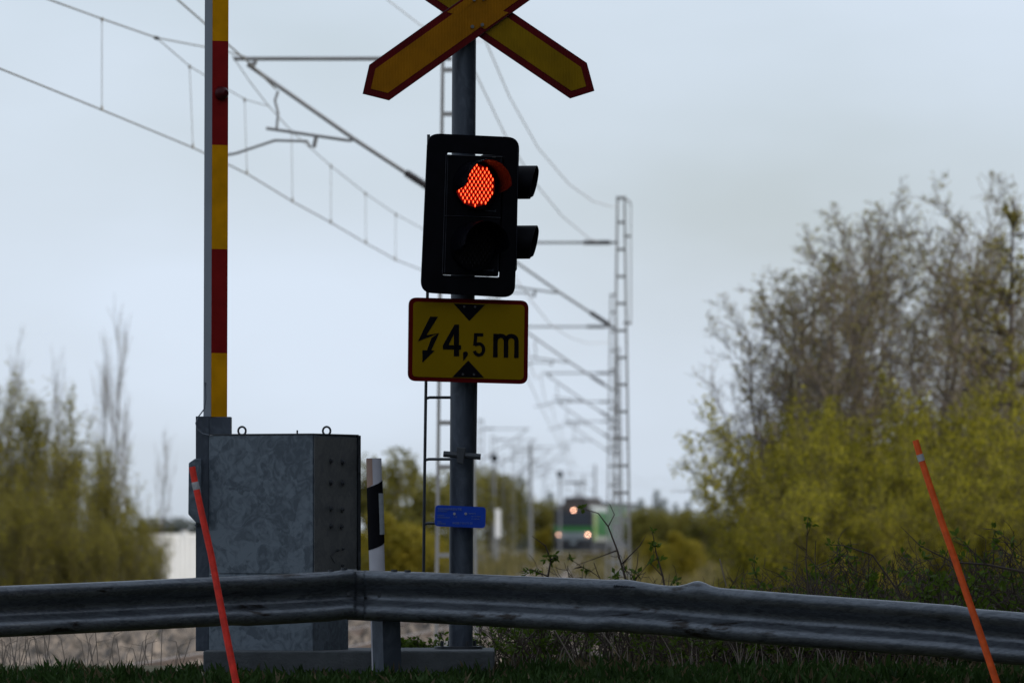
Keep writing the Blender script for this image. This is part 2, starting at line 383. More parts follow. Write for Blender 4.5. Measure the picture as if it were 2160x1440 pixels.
# signal head facing the road to the right
O, u, v, n, on = plane_frame(992, 455, YS - .12, 24, 2.4)
shead = MB(); shead.box(on(1003, 455, -.12), u*.05, v*.25, n*.05)
head = shead.build('signal_head', M['black'], post)
out = [(903,281),(1096,290),(1086,628),(888,617)]; hole = [(944,322),(1064,328),(1054,585),(932,580)]
hx0 = [(941,326),(1062,331),(1052,583),(933,578)]
def ring_plate(outer, inner, nrm, t, mb, mi=0):
    k = len(outer); A = outer + inner; B = [p - nrm * t for p in A]; o = len(mb.v)
    mb.v += [tuple(p) for p in A + B]
    for i in range(k):
        j = (i + 1) % k
        for f in ((i, j, k+j, k+i), (2*k+i, 3*k+i, 3*k+j, 2*k+j), (i, 2*k+i, 2*k+j, j), (k+i, k+j, 3*k+j, 3*k+i)):
            mb.f.append(tuple(o + q for q in f)); mb.m.append(mi)
mb = MB(); ring_plate(rrect(on, out, 26, 0., 7), rrect(on, hole, 3, 0., 7), n, .012, mb); mb.build('backboard', M['black'], head)
mb = MB()      # housing door frames, two modules
mods = [[(941,327),(1061,331),(1057,458),(937,454)], [(937,456),(1057,460),(1052,582),(933,577)]]
for q in mods:
    mb.prism([on(x, y, .004) for x, y in q], n, .15)
o = mb.build('housing', M['black'], head); bevel(o, .006)
mb = MB()      # lighter rims round the doors
for (p, q) in (((941,327),(933,577)),((945,329),(938,575)),((937,454.5),(1056,459)),((1057,335),(1054,420)),((1052,500),(1050,575)),((941,327),(1060,331)),((933,579),(1051,583)),((1093,310),(1089,560))):
    mb.tube([on(*p, .009), on(*q, .009)], .0022, 5)
for (x, y) in ((1034,445),(1029,570)):
    mb.box(on(x, y, .008), u*.033, v*.003, n*.002); mb.box(on(x+11, y, .008), u*.003, v*.008, n*.002)
mb.build('door_trim', M['edge'], head)
for (x, y) in ((948,327.5),(1042,331.)):  # bright tabs stand in for sky light showing through gaps by the housing
    mb = MB(); mb.box(on(x, y, .012), u*.010, v*.004, n*.003); mb.build('sky_gap', M['bolt'], head)
def visor(cx, cy, rad, L, mb, u, v, n, on, base=.004, cutf=None):
    c0 = on(cx, cy, base); K = 40; inner = []; ringo = []
    # closed ring at the lens, long hood above, cut back along the lower sides
    cut = []
    for k in range(K + 1):
        a = -pi/2 + 2*pi*k/K          # starts at the bottom
        h = (1 - cos(a + pi/2)) / 2   # 0 bottom .. 1 top
        cut.append(L * cutf(h) if cutf else L * (.16 + .84 * min(1, max(0, (h - .36) / .09))))
    for k in range(K + 1):
        a = -pi/2 + 2*pi*k/K; d = u*cos(a) + v*sin(a)
        ringo.append((c0 + d*rad, c0 + d*rad + n*cut[k] , c0 + d*(rad-.004) + n*cut[k], c0 + d*(rad-.004)))
    o = len(mb.v)
    for r_ in ringo: mb.v += [tuple(p) for p in r_]
    for k in range(K):
        for j in range(4):
            j2 = (j + 1) % 4; mb.f.append((o+4*k+j, o+4*k+j2, o+4*(k+1)+j2, o+4*(k+1)+j)); mb.m.append(0)
for (cx, cy, lit) in ((1002,391,True),(997,520,False)):
    mb = MB(); visor(cx, cy, .152, .225, mb, u, v, n, on); smooth_angle(mb.build('visor', M['black_gl'], head))
    mb = MB(); c0 = on(cx, cy, .010); K = 32; rr_ = .133
    mb.v = [tuple(c0 + n*.012)] + [tuple(c0 + (u*cos(2*pi*k/K)+v*sin(2*pi*k/K))*rr_*.6 + n*.008) for k in range(K)] + [tuple(c0 + (u*cos(2*pi*k/K)+v*sin(2*pi*k/K))*rr_) for k in range(K)]
    mb.f = [(0,1+k,1+(k+1)%K) for k in range(K)] + [(1+k,1+K+k,1+K+(k+1)%K,1+(k+1)%K) for k in range(K)]; mb.m = [0]*len(mb.f)
    o = mb.build('lens', M['lens_red'] if lit else M['lens_dark'], head, True); tag(o, 'glowing red upper lens' if lit else 'dark unlit lower lens')
    mb = MB(); pit = .0280
    for j in range(-9, 10):
        for i in range(-8, 9):
            x_ = (i + (.5 if j % 2 else 0)) * pit; y_ = j * pit * .74
            if x_*x_ + y_*y_ > (rr_-.006)**2: continue
            q = c0 + u*x_ + v*y_ + n*.013
            for (w, h, off, mi) in ((.0066, .0138, 0, 0), (.0032, .0085, .002, 1)):
                mb.add([q + n*off + u*w*cos(t*pi/4) + v*h*sin(t*pi/4) for t in range(8)] + [q + n*(off+.004)], [(t, (t+1) % 8, 8) for t in range(8)], mi)
    mb.build('led_cells', [M['led'], M['led_core']] if lit else [M['lens_dark'], M['lens_dark']], head)
# second head behind, turned almost sideways: its two hoods show past the backboard
n2 = Vector((.985, -.17, 0)).normalized(); u2 = Vector((.17, .985, 0)).normalized(); v2 = Vector((0, 0, 1)) + n2*.0
mb = MB(); cc = P(1052, 450, YS + .22); mb.box(cc, n2*.09, v2*.36, u2*.17); 
rear = bevel(mb.build('side_signal_head', M['black'], post), .02)
for cy in (385, 511):
    mb = MB(); c1 = P(1082, cy, YS + .20)
    visor(0, 0, .104, .148, mb, u2, v2, n2, lambda a_, b_, off=0., c1=c1: c1 + n2*off, cutf=lambda h: .74 + .26*min(1, h*1.15) if h > .06 else .68)
    smooth_angle(mb.build('visor', M['black'], rear))
    mb = MB(); mb.tube([c1, c1 + n2*.015], .095, 24); mb.build('lens', M['lens_dark'], rear)

# 4,5 m clearance sign
O, u, v, n, on = plane_frame(988, 718, YS - .045, 20, 1.0)
q = [(863,627),(1115,634),(1113,810),(861,803)]
mb = MB(); mb.prism(rrect(on, q, 17, 0.), n, .012); hs = mb.build('clearance_sign', M['bolt'], post)
mb = MB(); mb.prism(rrect(on, q, 17, .004), n, .0035); mb.build('red_border', M['sred'], hs)
q2 = [(872,636),(1106.5,643),(1104.5,801),(870,794)]
mb = MB(); mb.prism(rrect(on, q2, 9, .008), n, .0036); mb.build('yellow_face', M['syel'], hs)
def Z3(x, y): return (840 + x * 300 / 1878, 600 + y * 230 / 1440)       # from the enlarged view of the sign
def glyph(mb, polys, off=.011):
    for p in polys: mb.prism([on(*Z3(x, y), off) for x, y in p], n, .0028)
def stroke(mb, pts, w, off=.011):
    L_, R_ = [], []
    pv = [Vector(p) for p in pts]
    for i, p in enumerate(pv):
        d = (pv[min(i+1, len(pv)-1)] - pv[max(i-1, 0)]).normalized(); nn = Vector((-d.y, d.x)) * w / 2
        L_.append(p + nn); R_.append(p - nn)
    a = [on(*Z3(p.x, p.y), off) for p in L_]; b_ = [on(*Z3(p.x, p.y), off) for p in R_]
    k = len(a); o = len(mb.v); mb.v += [tuple(p) for p in a + b_] + [tuple(p - n*.0028) for p in a + b_]
    for i in range(k - 1):
        for f in ((i, i+1, k+i+1, k+i), (i, i+1, 2*k+i+1, 2*k+i), (k+i, k+i+1, 3*k+i+1, 3*k+i)):
            mb.f.append(tuple(o + z for z in f)); mb.m.append(0)
mb = MB()
for tri in ([(735,252),(1148,266),(938,478)], [(925,1003),(1133,1228),(715,1222)]):
    mb = MB(); glyph(mb, [tri]); mb.build('triangle', M['ink'], hs)
mb = MB()
glyph(mb, [[(422,424),(527,424),(372,668),(308,690),(262,748)], [(308,690),(372,668),(540,640),(262,748)], [(540,640),(436,868),(382,866),(440,704)], [(322,866),(482,870),(320,1028)]])
mb.build('lightning_arrow', M['ink'], hs)
mb = MB()
glyph(mb, [[(746,527),(803,527),(803,945),(737,945),(737,650),(664,800),(592,800)], [(590,798),(829,800),(829,858),(590,855)]])
glyph(mb, [[(858,900),(872,886),(895,882),(914,892),(921,914),(916,936),(860,1008)]])
glyph(mb, [[(1005,640),(1125,642),(1124,684),(1005,682)], [(1005,640),(1046,641),(1036,800),(990,806)]])
arc = [(1010,796)] + [(1066 + 62*cos(t), 856 + 74*sin(t)) for t in [radians(d) for d in range(-115, 176, 14)]] 
stroke(mb, arc, 42)
glyph(mb, [[(1257,648),(1314,649),(1312,960),(1253,958)]])
def marc(x0, x1, yb, top, w):
    c = (x0 + x1) / 2; r = (x1 - x0) / 2
    return [(x0, top + r + 15)] + [(c - r*cos(t), top + r - r*sin(t)) for t in [radians(d) for d in range(0, 181, 15)]] + [(x1, yb)]
stroke(mb, marc(1286, 1424, 964, 676, 58)[1:], 57); stroke(mb, marc(1426, 1562, 968, 678, 58)[1:], 57)
mb.build('lettering', M['ink'], hs)
for x, y in ((868,292),(1012,296),(852,1184),(998,1186)):
    mb = MB(); q_ = on(*Z3(x, y), .011); mb.tube([q_, q_ + n*.008], .007, 8); mb.build('rivet', M['bolt'], hs)

# blue location plate
O, u, v, n, on = plane_frame(970, 1088, YS - .03, 16, 1.0)
mb = MB(); mb.prism(rrect(on, [(918.5,1064.5),(1025,1069),(1023.5,1113.5),(917,1109)], 8, 0., 5), n, .006); bp_ = mb.build('location_plate', M['blue'], post)
def text(s_, px, py, hpx, parent, mat, name='lettering', squeeze=1.):
    cu = bpy.data.curves.new(name, 'FONT'); cu.body = s_; cu.size = hpx / .7 * YS / F; cu.extrude = .0006
    o = bpy.data.objects.new(name, cu); C.objects.link(o)
    dg = bpy.context.evaluated_depsgraph_get(); me = bpy.data.meshes.new_from_object(o.evaluated_get(dg))
    bpy.data.objects.remove(o); bpy.data.curves.remove(cu)
    q_ = on(px, py, .002); w_ = Matrix((( *u, ), ( *v, ), ( *n, ))).transposed().to_4x4(); w_.translation = q_
    me.transform(w_ @ Matrix.Diagonal((squeeze, 1, 1, 1))); me.materials.clear(); me.materials.append(mat)
    ob = bpy.data.objects.new(name, me); C.objects.link(ob); ob.parent = parent; ob.matrix_parent_inverse = Matrix.Translation(-Vector(parent.location)); return ob
for s_, x, y, h, q_ in (('TERVAMÄENTIE', 923.5, 1075.5, 5.2, 1.0), ('KM TIENHAARA', 923.5, 1078.6, 2.0, 1.), ('YLEINEN', 923, 1087.5, 2.6, 1.), ('HÄTÄNUMERO', 922.5, 1092, 2.8, 1.),
                    ('VIKA-', 922.5, 1101, 2.8, 1.), ('ILMOITUS', 922, 1105, 3, 1.), ('112', 956, 1091.5, 4, 1.), ('04508 7 01171 03', 954.5, 1104.5, 4.4, .95),
                    ('SIJAINTI', 988.5, 1083.5, 2.6, 1.2), ('N = 7170603', 995, 1089.5, 2.5, 1.), ('E = 427103', 995, 1095, 2.5, 1.)):
    text(s_, x, y, h, bp_, M['bluetext'], squeeze=q_)
for x in (958, 982):
    mb = MB(); q_ = on(x, 1083, .0); mb.tube([q_, q_ + n*.008], .008, 8); mb.build('rivet', M['band'], bp_)

# clamp bar, cable conduit, side ladder
mb = MB(); mb.tube([P(935,957,YS-.02), P(1014,963,YS-.02)], .019, 12); mb.prism([P(963,942,YS-.045),P(983,944,YS-.045),(P(977,979,YS-.045)),P(964,976,YS-.045)], (0,-1,0), .03)
bevel(mb.build('clamp', M['steel'], post), .004)
mb = MB(); mb.tube([P(1003,806,YS+.12), P(1001,956,YS+.12)], .012, 8); mb.build('conduit', M['steel'], post)
mb = MB(); mb.tube([P(904,284,YS+.15), P(902,600,YS+.15), P(898,840,YS+.15), P(895,1050,YS+.15), P(893,1290,YS+.15)], .0095, 8)
for y, x0 in ((838,898.5),(968,896.5),(1103,895)):
    mb.tube([P(x0,y+2,YS+.15), P(x0+8,y,YS+.15), P(955,y,YS+.13)], .009, 8)
smooth_angle(mb.build('side_ladder', M['steel'], post))

# ---------------------------------------------------------------- barrier machine and boom
bar = thing('crossing_barrier', P(600, 1390, 47.6), 'galvanised steel barrier machine with its red and yellow boom raised upright', 'crossing barrier')
def XY(px, Y): return ((px - 1080) * Y / F, Y)
c0 = Vector(XY(660, 47.05)); cl = Vector(XY(440, 47.40)); crt = Vector(XY(754, 47.66)); cbk = cl + (crt - c0)
zt = P(600, 917, 47.2).z; zb = P(600, 1372, 47.2).z; zmid = P(600,1210,47.2).z
mb = MB(); mb.plan([c0, crt, cbk, cl], zmid, zt); crl = c0 + (crt-c0)*.80; mb.plan([c0, crl, cbk + (crl-crt), cl], zb, zmid - .001); cab = mb.build('cabinet', [M['cab']], bar); bevel(cab, .006)
# second face gets smoother metal: a riveted side cover
def off_plan(a, b_, out_, t): # strip standing t proud of edge a-b
    d = (b_ - a).normalized(); nn = Vector((d.y, -d.x)) * out_; return [a + nn*.002, b_ + nn*.002, b_ + nn*(.002 + t), a + nn*(.002 + t)]
mb = MB(); d = (crt - c0).normalized(); mb.plan(off_plan(c0 + d*.012, crt - d*.03, 1, .006), zmid + .01, zt - .012); side = mb.build('side_cover', M['cab_side'], bar)
nside = Vector((d.y, -d.x, 0)).normalized()
def on_side(px, py):
    E = Vector((0,0,EYE)); dd = P(px, py, 1.) - E; o_ = Vector((c0.x, c0.y, 0)) + nside*.008
    return E + dd * ((o_ - E).dot(nside) / dd.dot(nside))
mb = MB()
for (x, y, r) in ((697,972,6),(722,974,6.5),(697,1017,6.5),(722,1018,7),(697,1072,5.5),(721,1074,6),(697,1109,5.5),(719,1110,5.5),(711,1160,3),(722,1157,3),(721,1192,3)):
    mb = MB(); q_ = on_side(x, y); rr_ = r * 47.3 / F; mb.tube([q_, q_ + nside*.008], rr_, 12); mb.tube([q_ + nside*.006, q_ + nside*.018], rr_*.6, 6); mb.build('bolt_head', M['steel'], side)
mb = MB(); mb.tube([on_side(711,1160), on_side(697,1172), on_side(706,1187)], .003, 5); 
mb.build('scribed_mark', M['steel'], side)
mb = MB(); mb.plan([(crt.x+.004, crt.y-.02), (crt.x+.022, crt.y), (crt.x-.2, crt.y+.45), (crt.x-.215, crt.y+.45)], P(0,1205,47.6).z, zt + .003)
dr = mb.build('door', M['steel'], bar); bevel(dr, .003)
for y in (980, 1178):
    mb = MB(); a = P(757.5, y-16, 47.62); mb.tube([a, P(757.5, y+16, 47.62)], .009, 8); mb.build('hinge', M['steel'], dr)
mb = MB(); dl = (cl - c0).normalized(); mb.plan([c0 + Vector((0,-.004)), crt + Vector((.008,-.004)), cbk, cl + Vector((-.004,-.004))], zt + .001, zt + .008); mb.build('lid', M['steel'], cab)
for x in (510.5, 689):
    mb = MB(); c_ = P(x, 908.5, 47.45); rr_ = .0235
    mb.tube([c_ + Vector((rr_*cos(t*pi/10), 0, rr_*sin(t*pi/10)*1.1)) for t in range(21)], .0065, 8); mb.tube([P(x, 918, 47.45), P(x, 914.5, 47.45)], .014, 10)
    smooth_angle(mb.build('eyebolt', M['steel'], cab))
mb = MB(); mb.tube([P(627,918,47.4), P(627,914,47.4)], .011, 6); mb.tube([P(627,918,47.4), P(627,907,47.4)], .006, 6); mb.build('bolt', M['steel'], cab)
mb = MB(); mb.abox(*[P(x,0,47.5).x for x in (414, 442)], 47.42, 47.62, P(0,1372,47.5).z, P(0,878,47.5).z); mb.abox(P(414,0,47.5).x, P(488,0,47.5).x, 47.43, 47.60, P(0,917,47.5).z, P(0,879,47.5).z)
mb.abox(P(414,0,47.5).x, P(436,0,47.5).x, 47.425, 47.43, P(0,1100,47.5).z, P(0,965,47.5).z)
bevel(mb.build('boom_socket', M['pole'], bar), .004)
mb = MB(); pts = [(398,976),(411,967),(425,967),(425,1104),(415,1103),(397,1084)]
mb.prism([P(x, y, 47.35) for x, y in pts], (0,-1,0), .16); mb.tube([P(414,1104,47.4), P(414,1109,47.4)], .012, 6); mb.tube([P(421,1104,47.4), P(421,1108,47.4)], .012, 6); bevel(mb.build('junction_box', M['cab'], bar), .006)
# boom: aluminium profile with sheeting on its right-hand face
def zb_(py): return P(0, py, 47.5).z
mb = MB(); ca, cb_, cc_ = Vector(XY(445,47.42)), Vector(XY(429,47.50)), Vector(XY(479,47.47))
k = cb_ + (cc_ - ca); lean = Vector((3.0 * 47.5 / F, 0)) / 900
zs = [zb_(879 - 0)] + [zb_(745 - 219 * i) for i in range(0, 8)]
def at(p, z): t = (z - zs[0]) / (zb_(0) - zs[0]) * 3.0 * 47.5 / F; return Vector((p.x + t, p.y, z))
dd_ = (cc_ - ca).normalized(); nb = Vector((dd_.y, -dd_.x))
for i in range(len(zs) - 1):
    z0, z1 = zs[i], zs[i+1]; mi = 0 if i % 2 == 0 else 1
    core = [ca, cc_, k, cb_]
    mb.add([at(p, z0) for p in core] + [at(p, z1) for p in core], [(0,1,5,4),(1,2,6,5),(2,3,7,6),(3,0,4,7)] + ([(0,1,2,3)] if i == 0 else []) + ([(4,5,6,7)] if i == len(zs)-2 else []), 2)
    sh = [ca + nb*.003 + dd_*.001, cc_ + nb*.003 - dd_*.001, cc_ + nb*.001 - dd_*.001, ca + nb*.001 + dd_*.001]
    mb.add([at(p, z0) for p in sh] + [at(p, z1) for p in sh], [(0,1,5,4),(3,2,6,7),(0,3,7,4),(1,2,6,5)], mi)
mb.v = [tuple(x) for x in mb.v]
boom = mb.build('boom', [M['byel'], M['bred'], M['bgrey']], bar)
mb = MB(); c_ = P(464, 197, 47.44); nd = Vector((nb.x + .5, nb.y, 0)).normalized()
mb.tube([c_, c_ + nd*.015, c_ + nd*.04, c_ + nd*.055], [.042,.042,.036,.018], 20); smooth_angle(mb.build('boom_lamp', pmat('dark_red_lens', (.05,.004,.006), .4, 0, .2, 30, spec=.15), boom))
mb = MB(); mb.tube([P(433,808,47.38), P(434,840,47.38), P(431,862,47.38), P(419,878,47.38), P(413,892,47.38), P(416,905,47.38), P(427,914,47.38), P(441,917.5,47.38)], .0045, 6); mb.tube([P(433,806,47.38), P(433,812,47.38)], .008, 6)
smooth_angle(mb.build('lamp_cable', M['bgrey'], boom))
# foundation beam that carries machine and post
fd = MB(); fd.abox(P(436,0,47.5).x, P(1043,0,47.5).x, 46.97, 48.3, .45, P(0,1369,47.5).z)
bevel(tag(fd.build('foundation_block', M['concrete']), 'low grey concrete foundation under the barrier machine and signal post', 'foundation'), .01)

# ---------------------------------------------------------------- delineator post
dp = thing('delineator_post', P(798, 1400, 46.9), 'white and tan roadside marker post with a slanted black band and reflector', 'marker post')
TL, TR_, BL, BR = (773,966), (804.5,966), (784.5,1420), (819,1420)
def dpt(u_, py, off=0.):
    t = (py - 966) / 454; xl = lerp(TL[0], BL[0], t); xr = lerp(TR_[0], BR[0], t)
    a = radians(-80 + 160 * u_)                                   # rounded front
    c = (xl + xr) / 2; r = (xr - xl) / 2 + off * F / 46.9; p = P(c + r * sin(a) / sin(radians(80)), py, 46.9); p.y -= (.032 + off) * cos(a) + 0; return p
mb = MB(); n_ = 14; rows = [966 + i * (1420-966) / 24 for i in range(25)]
for y in rows: mb.v += [tuple(dpt(i/n_, y)) for i in range(n_+1)] + [tuple(dpt(1, y) + Vector((-.002,.05,0))), tuple(dpt(0, y) + Vector((.002,.05,0)))]
w_ = n_ + 3
for j in range(24):
    for i in range(w_): mb.f.append((j*w_+i, j*w_+(i+1)%w_, (j+1)*w_+(i+1)%w_, (j+1)*w_+i)); mb.m.append(0)
mb.f.append(tuple(range(w_))); mb.m.append(0)
smooth_angle(mb.build('post', M['post_white'], dp), 60)
def wrap(name, u0, u1, ytop, ybot, off, mat, k=12):
    mb = MB(); mb.keep_normals = True
    for i in range(k+1):
        uu = lerp(u0, u1, i/k); yt, yb_ = ytop(uu), ybot(uu)
        for j in range(9): mb.v.append(tuple(dpt(uu, lerp(yt, yb_, j/8), off)))
    for i in range(k):
        for j in range(8): mb.f.append((i*9+j, i*9+j+1, (i+1)*9+j+1, (i+1)*9+j)); mb.m.append(0)
    return mb.build(name, mat, dp, True)
wrap('black_band', 0, 1, lambda t: 1029 - 18*t**1.5, lambda t: 1160 - 17*t**1.6, .003, M['black'])
wrap('reflector', .66, .97, lambda t: 1040, lambda t: 1127, .006, M['reflector'], 5)
wrap('tan_patch', .0, .42, lambda t: 967, lambda t: 1028 - 30*max(0, t-.2), .0015, M['post_tan'])  # tan tone on the upper left of the post
mb = MB(); mb.prism([P(773.5,966.2,46.9)+Vector((0,.02,.0)), P(804,966.2,46.9)+Vector((0,.02,0)), P(804,970,46.9)+Vector((0,.02,0)), P(773.5,970,46.9)+Vector((0,.02,0))], (0,-1,0), .03); mb.build('cap', M['post_tan'], dp)

# ---------------------------------------------------------------- guardrail
gr = thing('guardrail', P(768, 1390, 46.3), 'dented grey double-wave steel guardrail running right across below the signals', 'guardrail')
prof = [(.000,.010),(-.002,.050),(-.014,.074),(-.034,.083),(-.060,.080),(-.085,.060),(-.112,.020),(-.125,.006),(-.150,.000),(-.172,.003),(-.188,.018),(-.206,.052),(-.222,.074),(-.240,.084),(-.262,.083),(-.283,.070),(-.296,.040),(-.302,.012)]
Yd = [(-400,45.0),(0,45.35),(768,46.3),(1080,46.0),(1590,45.4),(2160,45.0),(2600,44.7)]
topL = [(-400,1253),(0,1236),(200,1228),(400,1219),(600,1210),(700,1205),(733,1200),(770,1203)]
topR = [(766,1203),(900,1207),(1080,1214),(1250,1221),(1400,1230),(1480,1237),(1560,1243),(1700,1254),(1900,1268),(2020,1277),(2050,1283),(2160,1292),(2600,1335)]
hgt = [(-400,1.0),(0,.99),(490,.965),(520,.99),(768,.98),(1080,1.02),(1200,1.03),(1240,1.06),(1290,1.0),(1600,1.02),(2600,1.0)]
def beam(name, x0, x1, top, push, label):
    mb = MB(); mb.keep_normals = True; px = x0; cols = []
    while px < x1 + 1e-6:
        Y = interp(Yd, px); tp = sum(interp(top, max(x0, min(x1, px + d_))) for d_ in (-9,-3,3,9)) / 4; hh = interp(hgt, px)
        jit = .003 * sin(px * .021) + .001 * sin(px * .057 + 1)
        dent = 0; bump = (.032 * math.exp(-((px - 1473) / 24.)**2) - .012 * math.exp(-((px - 1405) / 40.)**2) + .008 * math.exp(-((px - 1320) / 25.)**2)) if x0 > 760 else 0
        lip = -.010 * math.exp(-((px - 775) / 18.)**2)
        cols.append([(P(px, tp, Y) + Vector((0, -(d_ * (1 + dent*4 + lip) + jit + dent) - push, h_ * hh + bump * max(0, 1 + h_ / .07)))) for (h_, d_) in prof]); px += 8
    m_ = len(prof); t_ = .005
    for c_ in cols: mb.v += [tuple(p) for p in c_]
    for i in range(len(cols) - 1):
        for j in range(m_ - 1): mb.f.append((i*m_+j, i*m_+j+1, (i+1)*m_+j+1, (i+1)*m_+j)); mb.m.append(0)
    o = mb.build(name, M['rail'], gr, True); sl = o.modifiers.new('thickness', 'SOLIDIFY'); sl.thickness = .004; sl.offset = 0
    return o
beam('beam', -400, 756, topL, .0, None); b2 = beam('beam', 768, 2600, topR, .009, None)
beam('splice_plate', 732, 804, [(700,1206),(733,1202),(770,1204),(840,1207)], -.012, None)
mb = MB()
def on_beam(px, hi, push=.0):
    Y = interp(Yd, px); top = topL if px < 768 else topR; h_, d_ = prof[hi]
    return P(px, interp(top, px), Y) + Vector((0, -d_ - push, h_ * interp(hgt, px)))
for px in (698, 726, 832, 860):
    mb = MB(); q_ = on_beam(px, 1, .0) + Vector((0, .02, .003)); mb.tube([q_ - Vector((0,0,.004)), q_ + Vector((0,0,.011))], .020, 10); mb.build('splice_bolt', M['steel'], gr)
for px in (735, 800): 
    mb = MB(); q_ = on_beam(px, 8, .004); mb.tube([q_, q_ - Vector((0,.010,0))], .012, 8); mb.build('splice_bolt', M['steel'], gr)
mb = MB()     # scratched handwriting on the top lip
pts = []; 
for i in range(46):
    t = i / 45; x = 1294 + 46*t; y = 1235.5 + 3.2*sin(i*1.9) * (1.3 - t) + 2*t; Y = interp(Yd, x) - .075; pts.append(P(x, y, Y) + Vector((0,-.035,0)))
mb.tube(pts, .0020, 4); mb.build('scrawl', M['ink'], gr)
for (x0, x1) in ((786, 846), (2750, 2810), (-650, -590)):
    mb = MB(); Y = interp(Yd, x0) + .03; xa, xm, xb = P(x0,0,Y).x, P(lerp(x0,x1,.38),0,Y).x, P(x1,0,Y).x
    z0 = .35; z1 = P(0, 1240, Y).z
    A = [(xa, Y+.07), (xm, Y-.0), (xb, Y+.05), (xb-.006, Y+.058), (xm, Y+.009), (xa+.004, Y+.077)]
    Bt = [(p[0]-.012, p[1]) for p in A]
    mb.add([(p[0]+.012, p[1], z0) for p in A] + [(p[0]-.01, p[1], z1) for p in A], [(0,1,7,6),(1,2,8,7),(2,3,9,8),(3,4,10,9),(4,5,11,10),(5,0,6,11),(0,1,2,3,4,5),(6,7,8,9,10,11)])
    mb.build('post', M['pole'], gr)

# ---------------------------------------------------------------- snow poles
for (pts, mat, bandy, lab) in (
    ([(405,984),(412,1020),(425,1080),(445,1168),(463,1262),(480,1350),(498,1440),(520,1545)], M['stick_red'], (1016,1032), 'bent red snow pole leaning in front of the barrier machine'),
    ([(1931,928),(1941,962),(1962,1026),(1985,1096),(2010,1167),(2036,1244),(2064,1325),(2096,1420),(2132,1530)], M['stick_or'], (958,972), 'orange snow pole leaning in front of the willows at far right')):
    b0 = P(*pts[-1], 44.); sp = thing('snow_pole', (b0.x, b0.y, ground_z(b0.x, b0.y)), lab, 'snow pole', 'plastic snow poles along the road')
    mb = MB(); n_ = len(pts); mb.tube([P(x, y, 44.) for x, y in pts], [.0185 + .0035 * i / n_ for i in range(n_)], 14)
    smooth_angle(mb.build('stick', mat, sp))
    ip = [(y, x) for x, y in pts]
    mb = MB(); mb.tube([P(interp(ip, bandy[0]), bandy[0], 44.), P(interp(ip, bandy[1]), bandy[1], 44.)], .0205, 14); smooth_angle(mb.build('reflective_band', M['band'], sp))

# ---------------------------------------------------------------- catenary masts
def mast(px, Y, flip=1, w_top=.14, w_bot=.42, label='', group='catenary masts along the track', mat=None, xpx=None, armtop=False, reach=2.75, solid=False, top=6.80, detail=True, canti=True):
    X = (px - 1080) * Y / F; z0 = -.75; zT = EYE + top; mat = mat or M['mast']
    t = thing('catenary_mast', (X, Y, z0), label, 'catenary mast', group)
    def hw(z): return lerp(w_bot, w_top, (z - z0) / (zT - z0)) / 2
    mb = MB()
    if solid: mb.tube([(X, Y, z0), (X, Y, zT)], [.13, .10], 8)
    else:
        for s_ in (-1, 1):
            mb.add([(X + s_*hw(z) + a, Y + b_, z) for z in (z0, zT) for (a, b_) in ((-.022,-.05),(.022,-.05),(.022,.05),(-.022,.05))], [(0,1,5,4),(1,2,6,5),(2,3,7,6),(3,0,4,7),(4,5,6,7)])
        z = z0 + .45
        while z < zT: 
            mb.box((X, Y, z), (hw(z), 0, 0), (0, .03, 0), (0, 0, .028)); z += .545
        mb.box((X, Y, zT - .03), (hw(zT)+.03, 0, 0), (0, .06, 0), (0, 0, .03))
    mb.build('lattice_post' if not solid else 'post', mat, t)
    if not canti: return t
    f = -flip; H = EYE + 5.87; n6 = 8
    def q(dx, h): return (X + f*dx, Y, EYE + h)
    mb = MB()
    mb.tube([q(.05, 5.87), q(reach, 5.87)], .026, n6)                        # top tube
    mb.tube([q(.1, 4.12), q(1.25, 4.87), q(2.58, 5.80)], .026, n6)           # stay
    mb.tube([q(2.47, 5.88), q(2.50, 5.80), q(2.58, 5.80)], .035, 6)
    mb.tube([q(1.28, 4.86), q(1.34, 4.86), q(2.35, 5.01)], .020, n6)         # registration tube
    mb.tube([q(2.20, 5.47), q(2.24, 5.35), q(2.20, 5.2), q(2.22, 4.99)], .018, 6)
    mb.tube([q(1.73, 4.90), q(1.76, 4.77)], .03, 6)
    mb.tube([q(1.80, 4.77), q(1.84, 4.85), q(2.24, 4.86), q(2.72, 4.70), q(3.05, 4.64)], .017, n6)   # steady arm
    smooth_angle(mb.build('cantilever', mat, t))
    for (a, b_) in ((q(.22, 5.87), q(.75, 5.87)), (q(.25, 4.22), q(.62, 4.46))):
        mb = MB(); K = 11; a, b_ = Vector(a), Vector(b_)
        mb.tube([lerp(a, b_, i / (2*K)) for i in range(2*K+1)], [.032 if i % 2 else .062 for i in range(2*K+1)], 10)
        if Y > 120 or b_.z < EYE + 5: mb.build('insulator', M['insul'], t)
    if armtop:
        mb = MB(); mb.tube([(X, Y, zT-.02), (X+.18, Y, zT-.1), (X+.2, Y, zT-.2)], .02, 6); mb.tube([(X+.2, Y, zT-.15), (X+.2, Y, zT-2.6)], .012, 6)
        for z in (zT-.8, zT-2.55): mb.tube([(X+.05, Y, z), (X+.2, Y, z)], .03, 6)
        mb.build('earth_wire_bracket', mat, t)
    return t
mast(962, 95, label='nearest catenary mast, mostly hidden behind the grey signal post', w_top=.30, w_bot=.52, top=7.1, mat=M['mast'])
mast(1310, 155, label='tall lattice catenary mast standing clear right of the traffic light', armtop=True, mat=M['mastw'], w_bot=.40)
mast(1294, 218, label='second lattice mast tight behind the tall one, with a short upper crossarm', mat=M['mast'])
for (px, Y) in ((1303,281),(1301,342),(1300,402)):
    mast(px, Y, label='distant lattice mast in line behind the tall right-hand mast, hardly told apart', group='far masts stacked behind the tall mast')
